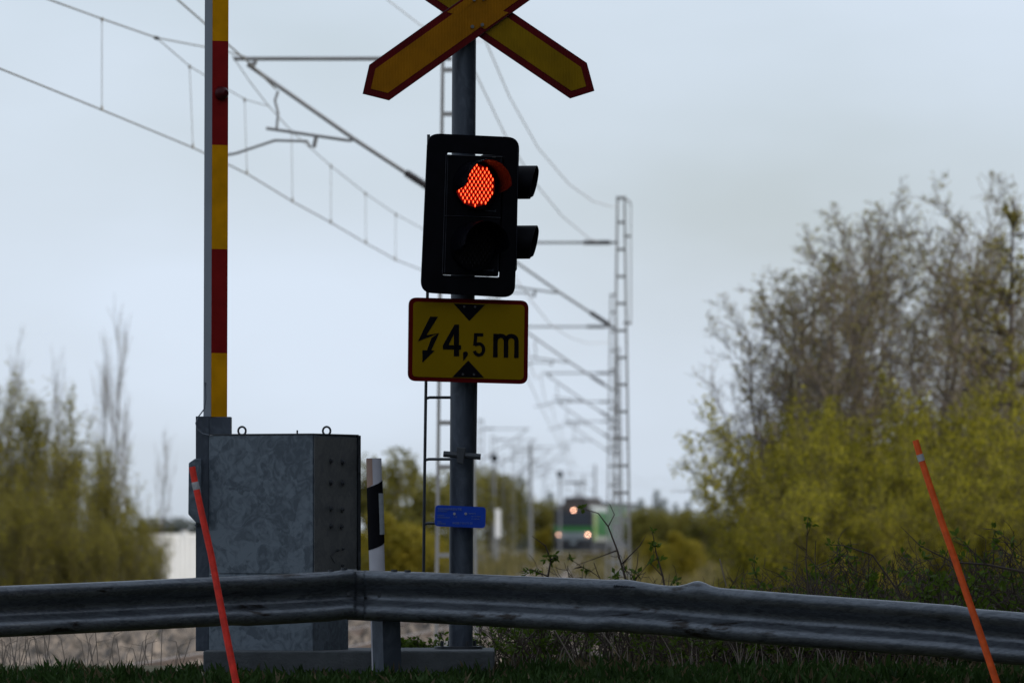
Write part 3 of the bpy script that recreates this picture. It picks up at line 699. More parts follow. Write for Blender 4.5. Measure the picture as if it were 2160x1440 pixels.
for (px, Y, tp, lab) in ((1014,430,6.4,'blurred far mast nearest the signal post on the left of the track'),(1083,545,6.2,'thin far mast midway between signal post and locomotive'),(1119,520,6.1,'thickest far mast left of the locomotive'),(1040,480,6.1,'far mast just right of the nearest left-hand one'),(1062,610,6.2,'faint far mast between two clearer ones left of the track'),(1100,660,6.2,'faint far mast close to the thickest one'),(1148,720,6.2,'smallest left-hand mast nearest the locomotive')):
    mast(px, Y, -1, label=lab, group='far masts left of the track', solid=(px == 1119), top=tp, w_bot=.35, w_top=.25)
for (px, Y) in ((1255,760),(1230,900)):
    mast(px, Y, 1, label='tiny blurred mast rising beyond the locomotive', group='masts beyond the locomotive', solid=True)
# short cross arm on the second mast
Xc = (1294 - 1080) * 218 / F
# small railway signals on the left of the line
for (px, Y, ty, lab) in ((1043, 470, 958, 'small dark round railway signal left of the line'), (1181, 560, 992, 'small dark railway signal just left of the locomotive')):
    b0 = P(px, 1190, Y); t = thing('railway_signal', (b0.x, Y, -.6), lab, 'railway signal', 'small railway signals')
    mb = MB(); mb.tube([(b0.x, Y, -.6), P(px, ty, Y)], .07, 8); mb.build('post', M['mast'], t)
    mb = MB(); c_ = P(px, ty + 8, Y); mb.tube([c_ + Vector((0,-.2,0)), c_ + Vector((0,-.08,0))], .24, 20); mb.tube([c_ + Vector((0,-.3,.1)), c_ + Vector((0,-.2,.1))], .12, 10); mb.build('signal_face', M['black'], t)
wp = thing('marker_board', P(1050, 1190, 350), 'white upright marker board beside the track', 'marker board')
mb = MB(); mb.prism([P(1045,1073,350),P(1056,1073,350),P(1056,1133,350),P(1045,1133,350)], (0,-1,0), .05); mb.build('board', M['white_clad'], wp)
mb = MB(); mb.tube([P(1050,1133,350), P(1050,1180,350)], .05, 6); mb.build('post', M['mast'], wp)

# ---------------------------------------------------------------- overhead wires
def wire_path(pts, Ys): return [P(x, y, Y) for (x, y), Y in zip(pts, Ys)]
ol = thing('overhead_line', P(440, 328, 94), 'overhead contact line with thin droppers sloping down from upper left', 'overhead line')
cpts = [(-300,-2),(0,145),(215,232),(408,312),(522,367),(617,425),(699,470),(772,513),(835,548),(1000,612),(1090,650)]
def cY(y): return 4.6 * F / (HZ - y)
mb = MB(); mb.tube([P(x, y, cY(y)) for x, y in cpts], .009, 6); smooth_angle(mb.build('contact_wire', M['wire'], ol))
def yat(x): return cY(interp(cpts, x))
def mw(name, pts, r=.009, mat='wire'):
    mb = MB(); mb.tube([P(x, y, yat(x)) for x, y in pts], r, 6); smooth_angle(mb.build(name, M[mat], ol))
mw('messenger_wire', [(-150,-90),(105,0),(215,40),(330,80),(430,99),(482,110),(525,122)])
mw('stitch_wire', [(330,80),(400,140),(430,158),(482,190),(517,210),(566,224)], .006)
mw('messenger_wire', [(490,118),(525,170),(566,223),(616,278),(698,350),(771,408),(835,452),(900,487),(1000,540),(1090,585)], .0065)
for (x0, y0, x1, y1) in ((215,40,215,232),(400,140,407,312),(516,210,521,367),(615,278,617,425),(698,350,698,470),(771,408,772,513),(835,452,834,548)):
    mb = MB(); Y = yat(x1); mb.tube([P(x0,y0,Y), P(x1,y1,Y)], .0045, 5); mb.tube([P(x0,y0-3,Y), P(x0,y0+5,Y)], .016, 5); mb.tube([P(x1,y1-9,Y), P(x1,y1+2,Y)], [.010,.02], 5); mb.build('dropper', M['wire'], ol)
mb = MB(); Y = yat(330); mb.tube([P(325,79,Y), P(335,82,Y)], .024, 6); mb.build('clamp', M['steel'], ol)
w2 = thing('feeder_wire', P(580, 187, 94), 'dark wire running steeply down from the top edge beside the boom to the bracket', 'wire')
mb = MB(); mb.tube([P(200,-160,78), P(375,0,84), P(430,48,87), P(482,95,90), P(520,128,92), P(582,188,95)], .0105, 6); smooth_angle(mb.build('strand', M['wire'], w2))
for (pts, Ya, Yb, lab, rad) in (
    ([(815,-2),(885,52),(960,90),(1018,88)], 100, 110, 'pale wire sloping down at top behind the left arm of the crossbuck', .010),
    ([(960,-60),(1030,100),(1075,205),(1135,312),(1200,388),(1250,424),(1290,436),(1306,437)], 100, 155, 'upper of two sagging pale wires from crossbuck to the tall mast top', .013),
    ([(960,60),(1008,165),(1068,290),(1128,385),(1185,455),(1245,505),(1262,508)], 100, 155, 'lower of two sagging pale wires reaching the tall mast crossarm', .013),
    ([(1090,590),(1125,640),(1160,683),(1200,710),(1240,724),(1288,722)], 160, 218, 'faint sagging wire right of the 4,5 m sign to the second mast', .014)):
    t = thing('sagging_wire', P(*pts[-1], Yb), lab, 'wire', 'sagging wires between masts')
    mb = MB(); m_ = len(pts); mb.tube([P(x, y, lerp(Ya, Yb, i/(m_-1))) for i, (x, y) in enumerate(pts)], rad*.75, 6); smooth_angle(mb.build('strand', M['wire_grey'], t))
fl = thing('far_overhead_line', (track_x(300), 300, 6), 'blurred far stretch of overhead line above the track to the locomotive', 'overhead line')
for (h, r, nm) in ((4.62, .012, 'contact_wire'), (5.85, .012, 'messenger_wire')):
    mb = MB(); pts = []
    for y in range(160, 900, 10):
        sag = .7 * (1 - abs(((y - 155) % 62) / 31. - 1)**2) if h > 5 else 0
        pts.append((track_x(y) + .0, y, EYE + h - sag))
    mb.tube(pts, r, 5); mb.build(nm, M['wire'], fl)

# ---------------------------------------------------------------- train
M['tgreen'] = pmat('train_green', (.014,.12,.02), .4, 0, .05, 1); M['twhite'] = pmat('train_white', (.30,.32,.30), .4, 0, .05, 1)
M['tgrey'] = pmat('train_grey', (.13,.16,.18), .4, 0, .1, 1); M['tdark'] = pmat('train_dark', (.02,.022,.028), .5, 0, .2, 1)
M['tglass'] = pmat('train_glass', (.015,.022,.035), .15, 0, .1, 1); M['troof'] = pmat('train_roof', (.05,.045,.045), .8, 0, .2, 1)
M['tlime'] = pmat('train_lime', (.22,.33,.05), .5, 0, .05, 1); M['lamp'] = emat('headlamp', (1, .52, .34), 10.)
YT = 598.; ang = math.atan(.085)
def T(loc):     # local: x right, y back along the train, z up
    x, y, z = loc; return Vector((track_x(YT) + x*cos(ang) + y*sin(ang), YT - x*sin(ang) + y*cos(ang), z))
lo = thing('locomotive', T((0,0,0)), 'green and white electric locomotive approaching with three warm headlights lit', 'locomotive')
def section(name, prof_fn, ys_, mat, parent):
    mb = MB(); k = None
    for y in ys_:
        pr = prof_fn(y); k = len(pr); mb.v += [tuple(T((x, y, z))) for x, z in pr]
    for j in range(len(ys_)-1):
        for i in range(k): mb.f.append((j*k+i, j*k+(i+1)%k, (j+1)*k+(i+1)%k, (j+1)*k+i)); mb.m.append(0)
    mb.f += [tuple(range(k)), tuple(range((len(ys_)-1)*k, len(ys_)*k))]; mb.m += [0, 0]
    return mb.build(name, mat, parent)
body = section('body', lambda y: [(-1.5,1.0),(1.5,1.0),(1.5,3.35 - (.25 if y < .1 else 0)),(1.2,3.85 - (.35 if y < .1 else 0)),(-1.2,3.85 - (.35 if y < .1 else 0)),(-1.5,3.35 - (.25 if y < .1 else 0))], [0, .5, 18.], M['twhite'], lo)
def tbox(name, x0, x1, y0, y1, z0, z1, mat, parent=lo):
    mb = MB(); cs = [T((x, y, z)) for z in (z0, z1) for (x, y) in ((x0,y0),(x1,y0),(x1,y1),(x0,y1))]
    mb.add(cs, [(3,2,1,0),(4,5,6,7),(0,1,5,4),(1,2,6,5),(2,3,7,6),(3,0,4,7)]); o = mb.build(name, mat, parent); return o
tbox('windscreen', -1.25, 1.25, -.07, -.04, 2.25, 3.2, M['tglass']); tbox('front_mask', -1.51, 1.51, -.045, .6, 1.0, 3.5, M['tdark'])
tbox('green_band', -1.52, 1.52, -.08, 4.5, 1.75, 2.15, M['tgreen']); tbox('front_panel', -1.3, 1.3, -.10, .0, 1.15, 1.75, M['tgrey'])
tbox('buffer_beam', -1.45, 1.45, -.4, 1.0, .25, 1.12, M['tdark']); tbox('coupler', -.2, .2, -.7, -.4, .75, 1.05, M['tgrey'])
for s_ in (-1, 1):
    mb = MB(); a = T((s_*.87, -.95, 1.03)); mb.tube([a, T((s_*.87, -.4, 1.03))], .18, 12); mb.build('buffer', M['tdark'], lo)
tbox('underframe', -1.35, 1.35, 1.2, 17.8, .25, 1.0, M['tdark']); tbox('lime_stripe', 1.48, 1.53, 1.4, 3.4, 1.1, 3.2, M['tlime']); tbox('side_green', 1.48, 1.53, 4.6, 17.5, 1.4, 3.3, M['tgreen'])
tbox('roof_gear', -.9, .9, 1.6, 17., 3.80, 4.45, M['troof']); tbox('roof', -1.25, 1.25, .0, 18.05, 3.45, 3.90, M['troof'])
mb = MB(); mb.tube([T((0,3,4.2)), T((0,4.4,4.9)), T((0,3,5.6)), T((0,3.1,5.65))], .06, 6); mb.tube([T((-.9,3,5.62)), T((.9,3,5.62))], .06, 6); mb.tube([T((-.5,3.2,4.2)), T((0,4.4,4.9)), T((.5,3.2,4.2))], .05, 6); mb.build('pantograph', M['troof'], lo)
for (x, z) in ((-1.12,1.52),(1.12,1.52),(0,3.42)):
    mb = MB(); mb.tube([T((x,-.22,z)), T((x,-.10,z))], .085, 16); mb.build('headlight', M['lamp'], lo)
for i, (y0, L_, m1, m2, lab) in enumerate(((19., 17., 'tgreen', 'tgrey', 'green freight wagon coupled right behind the locomotive'), (37., 18., 'tgrey', 'tgreen', 'grey wagon following the green one in the train'))):
    wg = thing('freight_wagon', T((0, y0, 0)), lab, 'wagon', 'wagons behind the locomotive')
    tbox('wagon_body', -1.45, 1.45, y0, y0+L_, 1.1, 3.9, M[m1], wg); tbox('underframe', -1.2, 1.2, y0-.5, y0+L_+.4, .5, 1.1, M['tdark'], wg)
    tbox('side_panel', 1.44, 1.49, y0+1, y0+L_-1, 1.3, 2.4, M[m2], wg); tbox('roof', -1.3, 1.3, y0, y0+L_, 3.9, 4.15, M['troof'], wg)

# ---------------------------------------------------------------- white building at left
YB = 330.
wb = thing('white_building', P(430, 1200, YB), 'low white metal-clad building seen between the left bushes and the barrier machine', 'building')
x0, x1 = P(230,0,YB).x, P(640,0,YB).x; zt_ = P(0,1131,YB).z
mb = MB(); k = 40
for i in range(k):   # corrugated cladding
    xa = lerp(x0, x1, i/k); xb = lerp(x0, x1, (i+1)/k); t = i/k
    ya, yb2 = YB + 1.35*(xa-x0), YB + 1.35*(xb-x0)
    mb.add([(xa,ya,-3),(xa*.4+xb*.6,ya-.05,-3),(xb,yb2,-3),(xa,ya,zt_),(xa*.4+xb*.6,ya-.05,zt_),(xb,yb2,zt_)], [(0,1,4,3),(1,2,5,4)])
q4 = [(x0,YB),(x1,YB+1.35*(x1-x0)),(x1-2,YB+1.35*(x1-x0)+6),(x0-2,YB+6)]
mb.add([(x_,y_,z_) for z_ in (-3, zt_) for (x_, y_) in q4], [(1,2,6,5),(2,3,7,6),(3,0,4,7)])
mb.build('wall', M['white_clad'], wb)
mb = MB(); mb.plan([(q4[0][0]-.05,q4[0][1]-.15),(q4[1][0]+.15,q4[1][1]),(q4[2][0],q4[2][1]+.1),(q4[3][0]-.1,q4[3][1])], zt_ + .002, zt_+.12)
rf = mb.build('roof', M['white_clad'], wb)
mb = MB(); a = P(389,1130,YB+2); mb.tube([a, P(389,1119,YB+2)], .14, 10); mb.build('vent', M['white_clad'], rf)

# ---------------------------------------------------------------- plants
def rvec(rng): 
    while True:
        v_ = Vector((rng.uniform(-1,1), rng.uniform(-1,1), rng.uniform(-1,1)))
        if .05 < v_.length < 1: return v_.normalized()
def leafq(mb, p, s_, rng, asp=1.6, droop=0.):
    d = rvec(rng); d.z += droop; d.normalize(); e = d.cross(rvec(rng)).normalized()
    mb.add([p, p + d*s_*.5*asp + e*s_*.35, p + d*s_*asp, p + d*s_*.5*asp - e*s_*.35], [(0,1,2,3)])
def grow(wood, leaves, p, d, L_, r, lev, cfg, rng):
    k = cfg['seg'][lev]; pts = [p.copy()]; rs = [r]; st = L_ / k; nodes = []
    for i in range(k):
        d = (d + rvec(rng) * cfg['wob'][lev] + Vector((0, 0, cfg['up'][lev]))).normalized()
        p = p + d * st; pts.append(p.copy()); rr_ = r * (1 - .85 * (i + 1) / k) + cfg['rmin']; rs.append(rr_); nodes.append((p.copy(), d.copy(), (i + 1) / k))
    wood.tube(pts, rs, 5 if lev == 0 else 3, 0, False)
    if lev + 1 < len(cfg['seg']):
        n_ = cfg['kids'][lev]
        for c in range(n_):
            t = cfg['start'][lev] + (1 - cfg['start'][lev]) * (c + rng.random()) / n_; idx = min(k - 1, int(t * k)); q, dq, _ = nodes[idx]
            q = q - dq * st * rng.random()
            side = dq.cross(rvec(rng)).normalized(); a = radians(rng.uniform(*cfg['ang'][lev]))
            dn = dq * cos(a) + side * sin(a)
            grow(wood, leaves, q, dn, L_ * rng.uniform(*cfg['rat'][lev]) * (1.05 - cfg['tap'][lev] * t), rs[idx] * .55, lev + 1, cfg, rng)
    if cfg['leaf'] and lev >= cfg['leaf_lev']:
        for (q, dq, t) in nodes:
            if q.z > cfg['leaf_z'] * rng.uniform(.85, 1.1) : 
                if rng.random() > cfg.get('high', 1.): continue
            for _ in range(cfg['leaf']):
                leafq(leaves, q + rvec(rng) * cfg['lspread'] * rng.random(), cfg['lsize'] * rng.uniform(.6, 1.3), rng)
birch = dict(seg=[12,7,5,3], wob=[.07,.14,.16,.2], up=[.05,.10,.05,.02], kids=[22,9,7], start=[.12,.1,.1], ang=[(25,50),(22,50),(25,60)], rat=[(.30,.46),(.30,.55),(.35,.6)], tap=[.55,.5,.4], rmin=.0025, leaf=1, leaf_lev=3, leaf_z=.50, high=.45, lspread=.05, lsize=.032)
bare = dict(seg=[12,7,5], wob=[.06,.14,.18], up=[.07,.16,.10], kids=[16,8], start=[.15,.1], ang=[(14,30),(18,40)], rat=[(.30,.50),(.30,.55)], tap=[.5,.4], rmin=.004, leaf=1, leaf_lev=2, leaf_z=.45, high=.15, lspread=.05, lsize=.03)
willow = dict(seg=[8,6,5,3], wob=[.12,.18,.22,.25], up=[.04,.08,.05,.02], kids=[14,8,6], start=[.05,.1,.1], ang=[(25,60),(25,60),(30,70)], rat=[(.40,.65),(.35,.6),(.35,.6)], tap=[.45,.4,.3], rmin=.003, leaf=2, leaf_lev=2, leaf_z=2.5, high=.55, lspread=.09, lsize=.052)
alder = dict(willow); alder.update(up=[.06,.14,.08,.02], kids=[12,8,5], ang=[(14,38),(20,50),(30,70)], leaf_z=1.9, high=.38, leaf=2, rat=[(.40,.7),(.35,.6),(.35,.6)])
larch = dict(seg=[14,7,4], wob=[.03,.08,.15], up=[.05,.06,.03], kids=[46,9], start=[.15,.1], ang=[(60,85),(30,60)], rat=[(.14,.26),(.25,.45)], tap=[.75,.4], rmin=.004, leaf=1, leaf_lev=1, leaf_z=9, lspread=.04, lsize=.04)
LIB = {}
def variant(key, fn):
    if key not in LIB: LIB[key] = fn(); 
    return LIB[key]
def mesh_of(mb, name, mat):
    me = bpy.data.meshes.new(name); me.from_pydata(mb.v, [], mb.f); me.materials.append(mat); me.update(); return me
def make_tree(cfg, seed, stems=1, bark='bark', leaf='leaf_w', r0=.05, spread=0., h=1.):
    """unit tree of height about 6 m at the origin: returns (wood mesh, leaf mesh)"""
    rng = random.Random(seed); w_ = MB(); l_ = MB()
    for s_ in range(stems):
        a = rng.uniform(0, 6.28); d = Vector((cos(a)*spread*rng.random(), sin(a)*spread*rng.random(), 1)).normalized()
        grow(w_, l_, Vector((cos(a)*.12*(stems > 1), sin(a)*.12*(stems > 1), 0)), d, 6*h*rng.uniform(.8, 1), r0*rng.uniform(.7, 1), 0, cfg, rng)
    return mesh_of(w_, 'trunk', M[bark]), mesh_of(l_, 'crown', M[leaf])
def puff(seed, n_, size, mat, shape='round', lsize=.14):
    """dense crown for far trees: leaf clumps over lobes, with gaps"""
    rng = random.Random(seed); l_ = MB(); w_ = MB(); lobes = []
    for i in range(16 if shape == 'round' else 1):
        lobes.append((Vector((rng.uniform(-.9,.9), rng.uniform(-.9,.9), rng.uniform(.8,4.6))), rng.uniform(.5,1.1)))
    if shape == 'round':
        for c_, r_ in lobes: w_.tube([(0,0,0), (c_.x*.3, c_.y*.3, c_.z*.5), tuple(c_)], [.09,.05,.015], 4, 0, False)
        for i in range(n_):
            c_, r_ = lobes[rng.randrange(len(lobes))]; leafq(l_, c_ + rvec(rng) * r_ * rng.uniform(.6, 1.08), lsize * rng.uniform(.6, 1.4), rng)
    else:
        w_.tube([(0,0,0),(0,0,6)], [.12,.01], 6, 0, False); z = .7
        while z < 5.95:
            rad = 1.35 * (1 - z/6.05)**.85 + .05; nb_ = 7 + int(8*rad)
            for b_ in range(nb_):
                a = rng.uniform(0, 6.28); rr_ = rad * rng.uniform(.65, 1.1); k_ = max(3, int(rr_ * 12))
                for j in range(k_):
                    t = (j + rng.random()) / k_; q = Vector((cos(a)*rr_*t, sin(a)*rr_*t, z - .28*rr_*t*t + rng.uniform(-.06,.06)))
                    d = Vector((cos(a + rng.uniform(-.9,.9)), sin(a + rng.uniform(-.9,.9)), rng.uniform(-.6,.1))).normalized(); e = d.cross(Vector((0,0,1))).normalized() * .045 + Vector((0,0,rng.uniform(-.03,.03))); s_ = .20
                    l_.add([q - e, q + e, q + d*s_ + e*.5, q + d*s_ - e*.5], [(0,1,2,3)])
            z += .16
    return mesh_of(w_, 'trunk', M['bark']), mesh_of(l_, 'crown', M[mat])
def put(key, name, x, y, z, sc, label, cat, group=None, rz=None, lean=(0,0), sx=1.):
    w_, l_ = LIB[key]; t = thing(name, (x, y, z), label, cat, group)
    t.scale = (sc*sx, sc*sx, sc); t.rotation_euler = (lean[0], lean[1], R.uniform(0, 6.28) if rz is None else rz)
    for nm, me in (('trunk', w_), ('crown', l_)):
        if len(me.polygons): o = bpy.data.objects.new(nm, me); C.objects.link(o); o.parent = t
    return t
for i in range(4): LIB['birch%d' % i] = make_tree(birch, 20+i, 1, 'bark', 'bud', .055)
for i in range(3): LIB['bare%d' % i] = make_tree(bare, 40+i, 1, 'bark', 'bud', .020)
for i in range(3): LIB['willow%d' % i] = make_tree(willow, 60+i, 5, 'bark_o', 'leaf_w', .035, .75, .62)
for i in range(2): LIB['alder%d' % i] = make_tree(alder, 80+i, 7, 'bark_o', 'leaf_l', .03, .55, .72)
LIB['larch'] = make_tree(larch, 99, 1, 'bark_d', 'bud', .05)
for i in range(2): LIB['far%d' % i] = puff(i+3, 5000, 1, 'leaf_far')
LIB['gold'] = puff(9, 6000, 1, 'leaf_gold'); LIB['spruce'] = puff(10, 0, 1, 'needle', 'cone'); LIB['spruce_far'] = (LIB['spruce'][0], None)
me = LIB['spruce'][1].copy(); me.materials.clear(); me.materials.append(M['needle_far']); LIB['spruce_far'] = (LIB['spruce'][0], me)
def zmax(key): 
    return max(max(v_.co.z for v_ in m_.vertices) for m_ in LIB[key] if len(m_.vertices))
ZM = {}
def treeat(key, name, px, ytop, Y, label, cat, group=None, lean=(0,0), base=5.9, sx=1., rz=None):
    x = (px - 1080) * Y / F; z = ground_z(x, Y) - .05; top = EYE + (HZ - ytop) * Y / F
    if key not in ZM: ZM[key] = zmax(key) * .97
    base = ZM[key]
    return put(key, name, x, Y, z, (top - z) / base, label, cat, group, rz, lean, sx)
pos = lambda i, L_: L_[i]
# right-hand grove
gb = 'bare birches in the grove at right'
BIR = [(1608,800,142,-.05,'short bare birch at the outer left edge of the grove'),(1668,620,138,-.06,'bare birch leaning left, second from the grove edge'),(1665,600,137,-.06,'bare birch between the two leaning ones at the grove edge'),(1700,560,139,-.04,'lower bare birch filling the left slope of the grove'),(1775,470,137,-.03,'bare birch tucked against the left of the tall middle birch'),(1850,500,138,0,'bare birch just right of the tall middle birch'),(2100,470,137,0,'bare birch between the tallest birch and the dark larch'),(1700,530,141,-.05,'bare birch with a spiky left-leaning top above the grove edge'),
       (1735,500,134,-.05,'bare birch just left of the tall middle birch'),(1815,405,140,-.02,'tall bare birch topping the middle of the grove'),(1893,415,136,0,'slender bare birch with one thin spire right of the middle'),
       (1960,500,141,0,'lower bare birch in the notch between the two tall crowns'),(2060,385,139,.0,'tallest bare birch, with dense dark twigs, in the right of the grove'),(1995,440,133,-.02,'bare birch directly left of the tallest one'),(2175,520,136,.03,'bare birch cut off by the right edge of the photo')]
for i, (px, yt, Y, ln, lab) in enumerate(BIR): treeat('birch%d' % (i % 4), 'birch_tree', px, yt, Y, lab, 'birch tree', gb, (0, ln), 5.6, 1.25)
treeat('larch', 'larch_tree', 2128, 440, 128, 'bare dark conifer with level branches near the right edge', 'larch tree', None, (0, 0), 5.8)
treeat('birch2', 'birch_tree', 1770, 620, 150, 'low birch half hidden behind the middle of the grove', 'birch tree', gb, (0, 0), 5.6, 1.3)
treeat('birch1', 'birch_tree', 1930, 600, 152, 'broad dim birch at the back of the grove below the spire', 'birch tree', gb, (0, 0), 5.6, 1.3)
treeat('birch3', 'birch_tree', 2110, 560, 152, 'broad dim birch at the back of the grove behind the dark conifer', 'birch tree', gb, (0, 0), 5.6, 1.3)
gw = 'yellow-green willows in front of the grove'
WIL = [(1600,1050,128,'smallest low willow at the outer left foot of the grove'),(1665,860,124,'willow thinning out at the left end of the row'),(1715,880,119,'second willow in from the left end of the row'),(1730,850,122,'willow below the leaning bare birches'),
       (1800,860,116,'yellow willow under the tall middle birch'),(1865,800,121,'brightest yellow willow left of the orange snow pole'),(1935,880,115,'willow right behind the top of the orange snow pole'),(2010,830,120,'willow right of the orange snow pole'),
       (2090,860,116,'willow under the dark larch'),(2170,760,121,'tall willow at the right edge of the photo'),(1680,1020,113,'low rounded willow in front at the left of the grove'),(1750,990,111,'low willow in front of the middle of the grove'),
       (1890,1000,110,'low willow in front, beside the orange snow pole'),(2030,980,111,'low willow in front, behind the middle of the orange snow pole'),(2160,960,110,'low willow in front at the right edge')]
for i, (px, yt, Y, lab) in enumerate(WIL): treeat('willow%d' % (i % 3), 'willow_bush', px, yt, Y, lab, 'willow', gw, (0, 0), 4.3, (.52 if px < 1620 else .68 if px < 1720 else .88))
# left thicket
gl = 'leafing alders in the thicket at left'
ALD = [(-30,820,178,'alder cut off by the left edge'),(48,775,172,'tallest dense alder near the left edge'),(110,930,170,'low alder right of the tallest one'),(170,900,176,'alder in the middle of the left thicket'),(235,930,172,'alder at the feet of the thin bare whips'),
       (285,1060,170,'low alder sloping down towards the white building'),(325,1120,166,'lowest alder in front of the white building'),(20,1000,158,'broad low alder in front at the far left corner'),(200,1060,158,'low front alder in the middle of the left thicket foot'),(60,1030,160,'low front alder at far left'),(150,1040,160,'low front alder below the middle of the thicket'),(250,1080,160,'low front alder below the bare whips')]
for i, (px, yt, Y, lab) in enumerate(ALD): treeat('alder%d' % (i % 2), 'alder_bush', px, yt, Y, lab, 'alder', gl, (0, 0), 4.7, .75)
gs = 'thin bare saplings above the left thicket'
SAP = [(15,700,180,'faint bare sapling at the left edge'),(140,740,182,'forked bare sapling between the tall alder and the whips'),(243,640,178,'tallest thin bare whip with a curved tip above the left thicket'),(215,720,180,'bare whip just left of the tallest one'),(285,800,180,'bare sapling just right of the tallest whip'),(320,900,182,'outermost spreading bare sapling before the open sky')]
for i, (px, yt, Y, lab) in enumerate(SAP): treeat('bare%d' % (i % 3), 'bare_sapling', px, yt, Y, lab, 'sapling', gs, (0, .02*(i-2)), 5.7, .55)
# middle distance
treeat('gold', 'round_bush', 838, 1078, 262, 'rounded golden bush right of the marker post', 'bush', base=5.3, sx=1.5)
treeat('far0', 'leafy_tree', 815, 948, 300, 'grey-green tree behind the golden bush, right of the barrier machine', 'tree', base=5.4, sx=.95)
treeat('far1', 'leafy_tree', 895, 1000, 330, 'olive tree between the golden bush and the signal post', 'tree', base=5.4, sx=1.2)
treeat('far1', 'leafy_tree', 965, 985, 400, 'olive tree hidden for the most part by the signal post', 'tree', base=5.4, sx=1.2)
treeat('gold', 'round_bush', 900, 1110, 280, 'low golden bush at the foot of the side ladder', 'bush', base=5.3, sx=1.5)
treeat('gold', 'round_bush', 770, 1120, 270, 'low golden bush left of the marker post foot', 'bush', base=5.3, sx=1.4)
treeat('far0', 'leafy_tree', 1030, 985, 640, 'olive tree right of the signal post behind the far masts', 'tree', base=5.4, sx=1.1)
treeat('far1', 'leafy_tree', 1075, 1000, 660, 'olive tree behind the thin far mast', 'tree', base=5.4, sx=1.)
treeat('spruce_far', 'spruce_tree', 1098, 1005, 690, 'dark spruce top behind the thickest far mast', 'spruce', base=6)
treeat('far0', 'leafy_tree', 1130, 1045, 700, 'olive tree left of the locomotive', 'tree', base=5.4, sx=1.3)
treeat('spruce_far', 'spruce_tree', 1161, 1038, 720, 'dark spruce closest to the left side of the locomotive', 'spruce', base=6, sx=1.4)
treeat('gold', 'round_bush', 1150, 1110, 640, 'low bright green bush beside the locomotive nose', 'bush', base=5.3, sx=1.1)
for (px, yt, Y) in ((1345,1075,520),(1375,1068,500),(1410,1075,480),(1445,1072,470),(1480,1078,450),(1520,1085,430)):
    treeat('far%d' % (px % 2), 'leafy_tree', px, yt, Y, 'olive tree in the low blurred row between the tall mast and the grove', 'tree', 'low tree row between mast and grove', base=5.4, sx=1.2)
for (px, yt) in ((1385,1035),(1402,1052),(1352,1052),(1450,1058),(1500,1045),(1425,1062)):
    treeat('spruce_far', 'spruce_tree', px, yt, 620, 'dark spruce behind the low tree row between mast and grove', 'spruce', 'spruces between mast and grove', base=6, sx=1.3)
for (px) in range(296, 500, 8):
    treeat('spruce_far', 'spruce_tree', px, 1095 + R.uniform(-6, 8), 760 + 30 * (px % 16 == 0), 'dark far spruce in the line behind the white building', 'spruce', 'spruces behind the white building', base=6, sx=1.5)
for (px, yt, Y, lab) in ((1440,1120,300,'small pale green bush low at the left foot of the grove'),(1390,1130,320,'small bush right of the tall mast foot'),(1290,1120,640,'olive bush behind the wagons')):
    treeat('gold', 'round_bush', px, yt, Y, lab, 'bush', base=5.3, sx=1.2)
# spruces beyond the right edge, whose shade lies over crossing and verge, and unseen ones behind the camera, added to dim the sky light
for i, (x, y, h_) in enumerate([(11,33,15),(12,37.5,17),(10.5,42,16),(12.5,46,18),(11,50.5,17),(12.5,55,18),(11.5,59,16),(16,35,18),(17,41,19),(16,47,20),(17,53,19),(16,60,18),(21,44,20),(21,52,20),(12,29,16),(19,38,24),(20,43,25),(19.5,47.5,26),(20,51.5,25),(19,56,24),(9.5,49,13),(9.6,45,13),(24,40,27),(25,46,28),(25,52,28),(14,48.2,20),(14,44.5,20),(14,51.8,20)] + [(13,24,18),(15,28,20),(17,31,21),(19,26,22),(22,31,24),(21,36,24),(14,33,19),(24,26,24),(16,22,20),(10.5,36,14),(9.6,40,13)] +
                            [(-14,-9,15),(-9,-12,17),(-4,-10,16),(1,-13,17),(6,-10,18),(11,-12,16),(16,-9,17),(-19,-7,16),(15,0,16),(14,10,15),(15,20,16),(-15,8,14),(-16,20,15),(-17,33,15)]):
    put('spruce', 'spruce_tree', x, y, ground_z(x, y) - .1, h_/6., 'unseen tall dark spruce that shades the crossing, outside the photo', 'spruce', 'unseen shade spruces outside the photo', sx=1.25)

# foreground shrubs behind the guardrail
shrub = dict(seg=[10,7,4], wob=[.17,.24,.3], up=[-.03,.0,.03], kids=[4,3], start=[.25,.25], ang=[(25,65),(30,70)], rat=[(.3,.55),(.3,.6)], tap=[.3,.3], rmin=.0016, leaf=1, leaf_lev=2, leaf_z=99, lspread=.02, lsize=.026)
def shrub_mesh(seed, n_, h_, leafy, spread):
    rng = random.Random(seed); w_ = MB(); l_ = MB(); cfg = dict(shrub); cfg['leaf'] = 0
    for s_ in range(n_):
        a = rng.uniform(0, 6.28); d = Vector((cos(a)*spread*rng.random(), sin(a)*spread*rng.random()*.6, 1)).normalized(); p0 = Vector((rng.uniform(-.22,.22), rng.uniform(-.2,.2), 0))
        m0 = len(w_.v); grow(w_, l_, p0, d, h_*rng.uniform(.45,1), .0055, 0, cfg, rng)
        for k_ in range(leafy):
            v_ = Vector(w_.v[rng.randrange(m0, len(w_.v))])
            for j in range(rng.randint(3, 7)): leafq(l_, v_ + rvec(rng)*.014, rng.uniform(.022,.046), rng, 1.4)
    return mesh_of(w_, 'stems', M['bark_d']), mesh_of(l_, 'leaves', M['shrub_leaf'])
LIB['sh0'] = shrub_mesh(1, 12, .66, 7, 1.1); LIB['sh1'] = shrub_mesh(2, 12, .60, 6, 1.4); LIB['sh2'] = shrub_mesh(3, 7, .95, 3, 1.0); LIB['sh3'] = shrub_mesh(4, 12, .40, 20, .8)
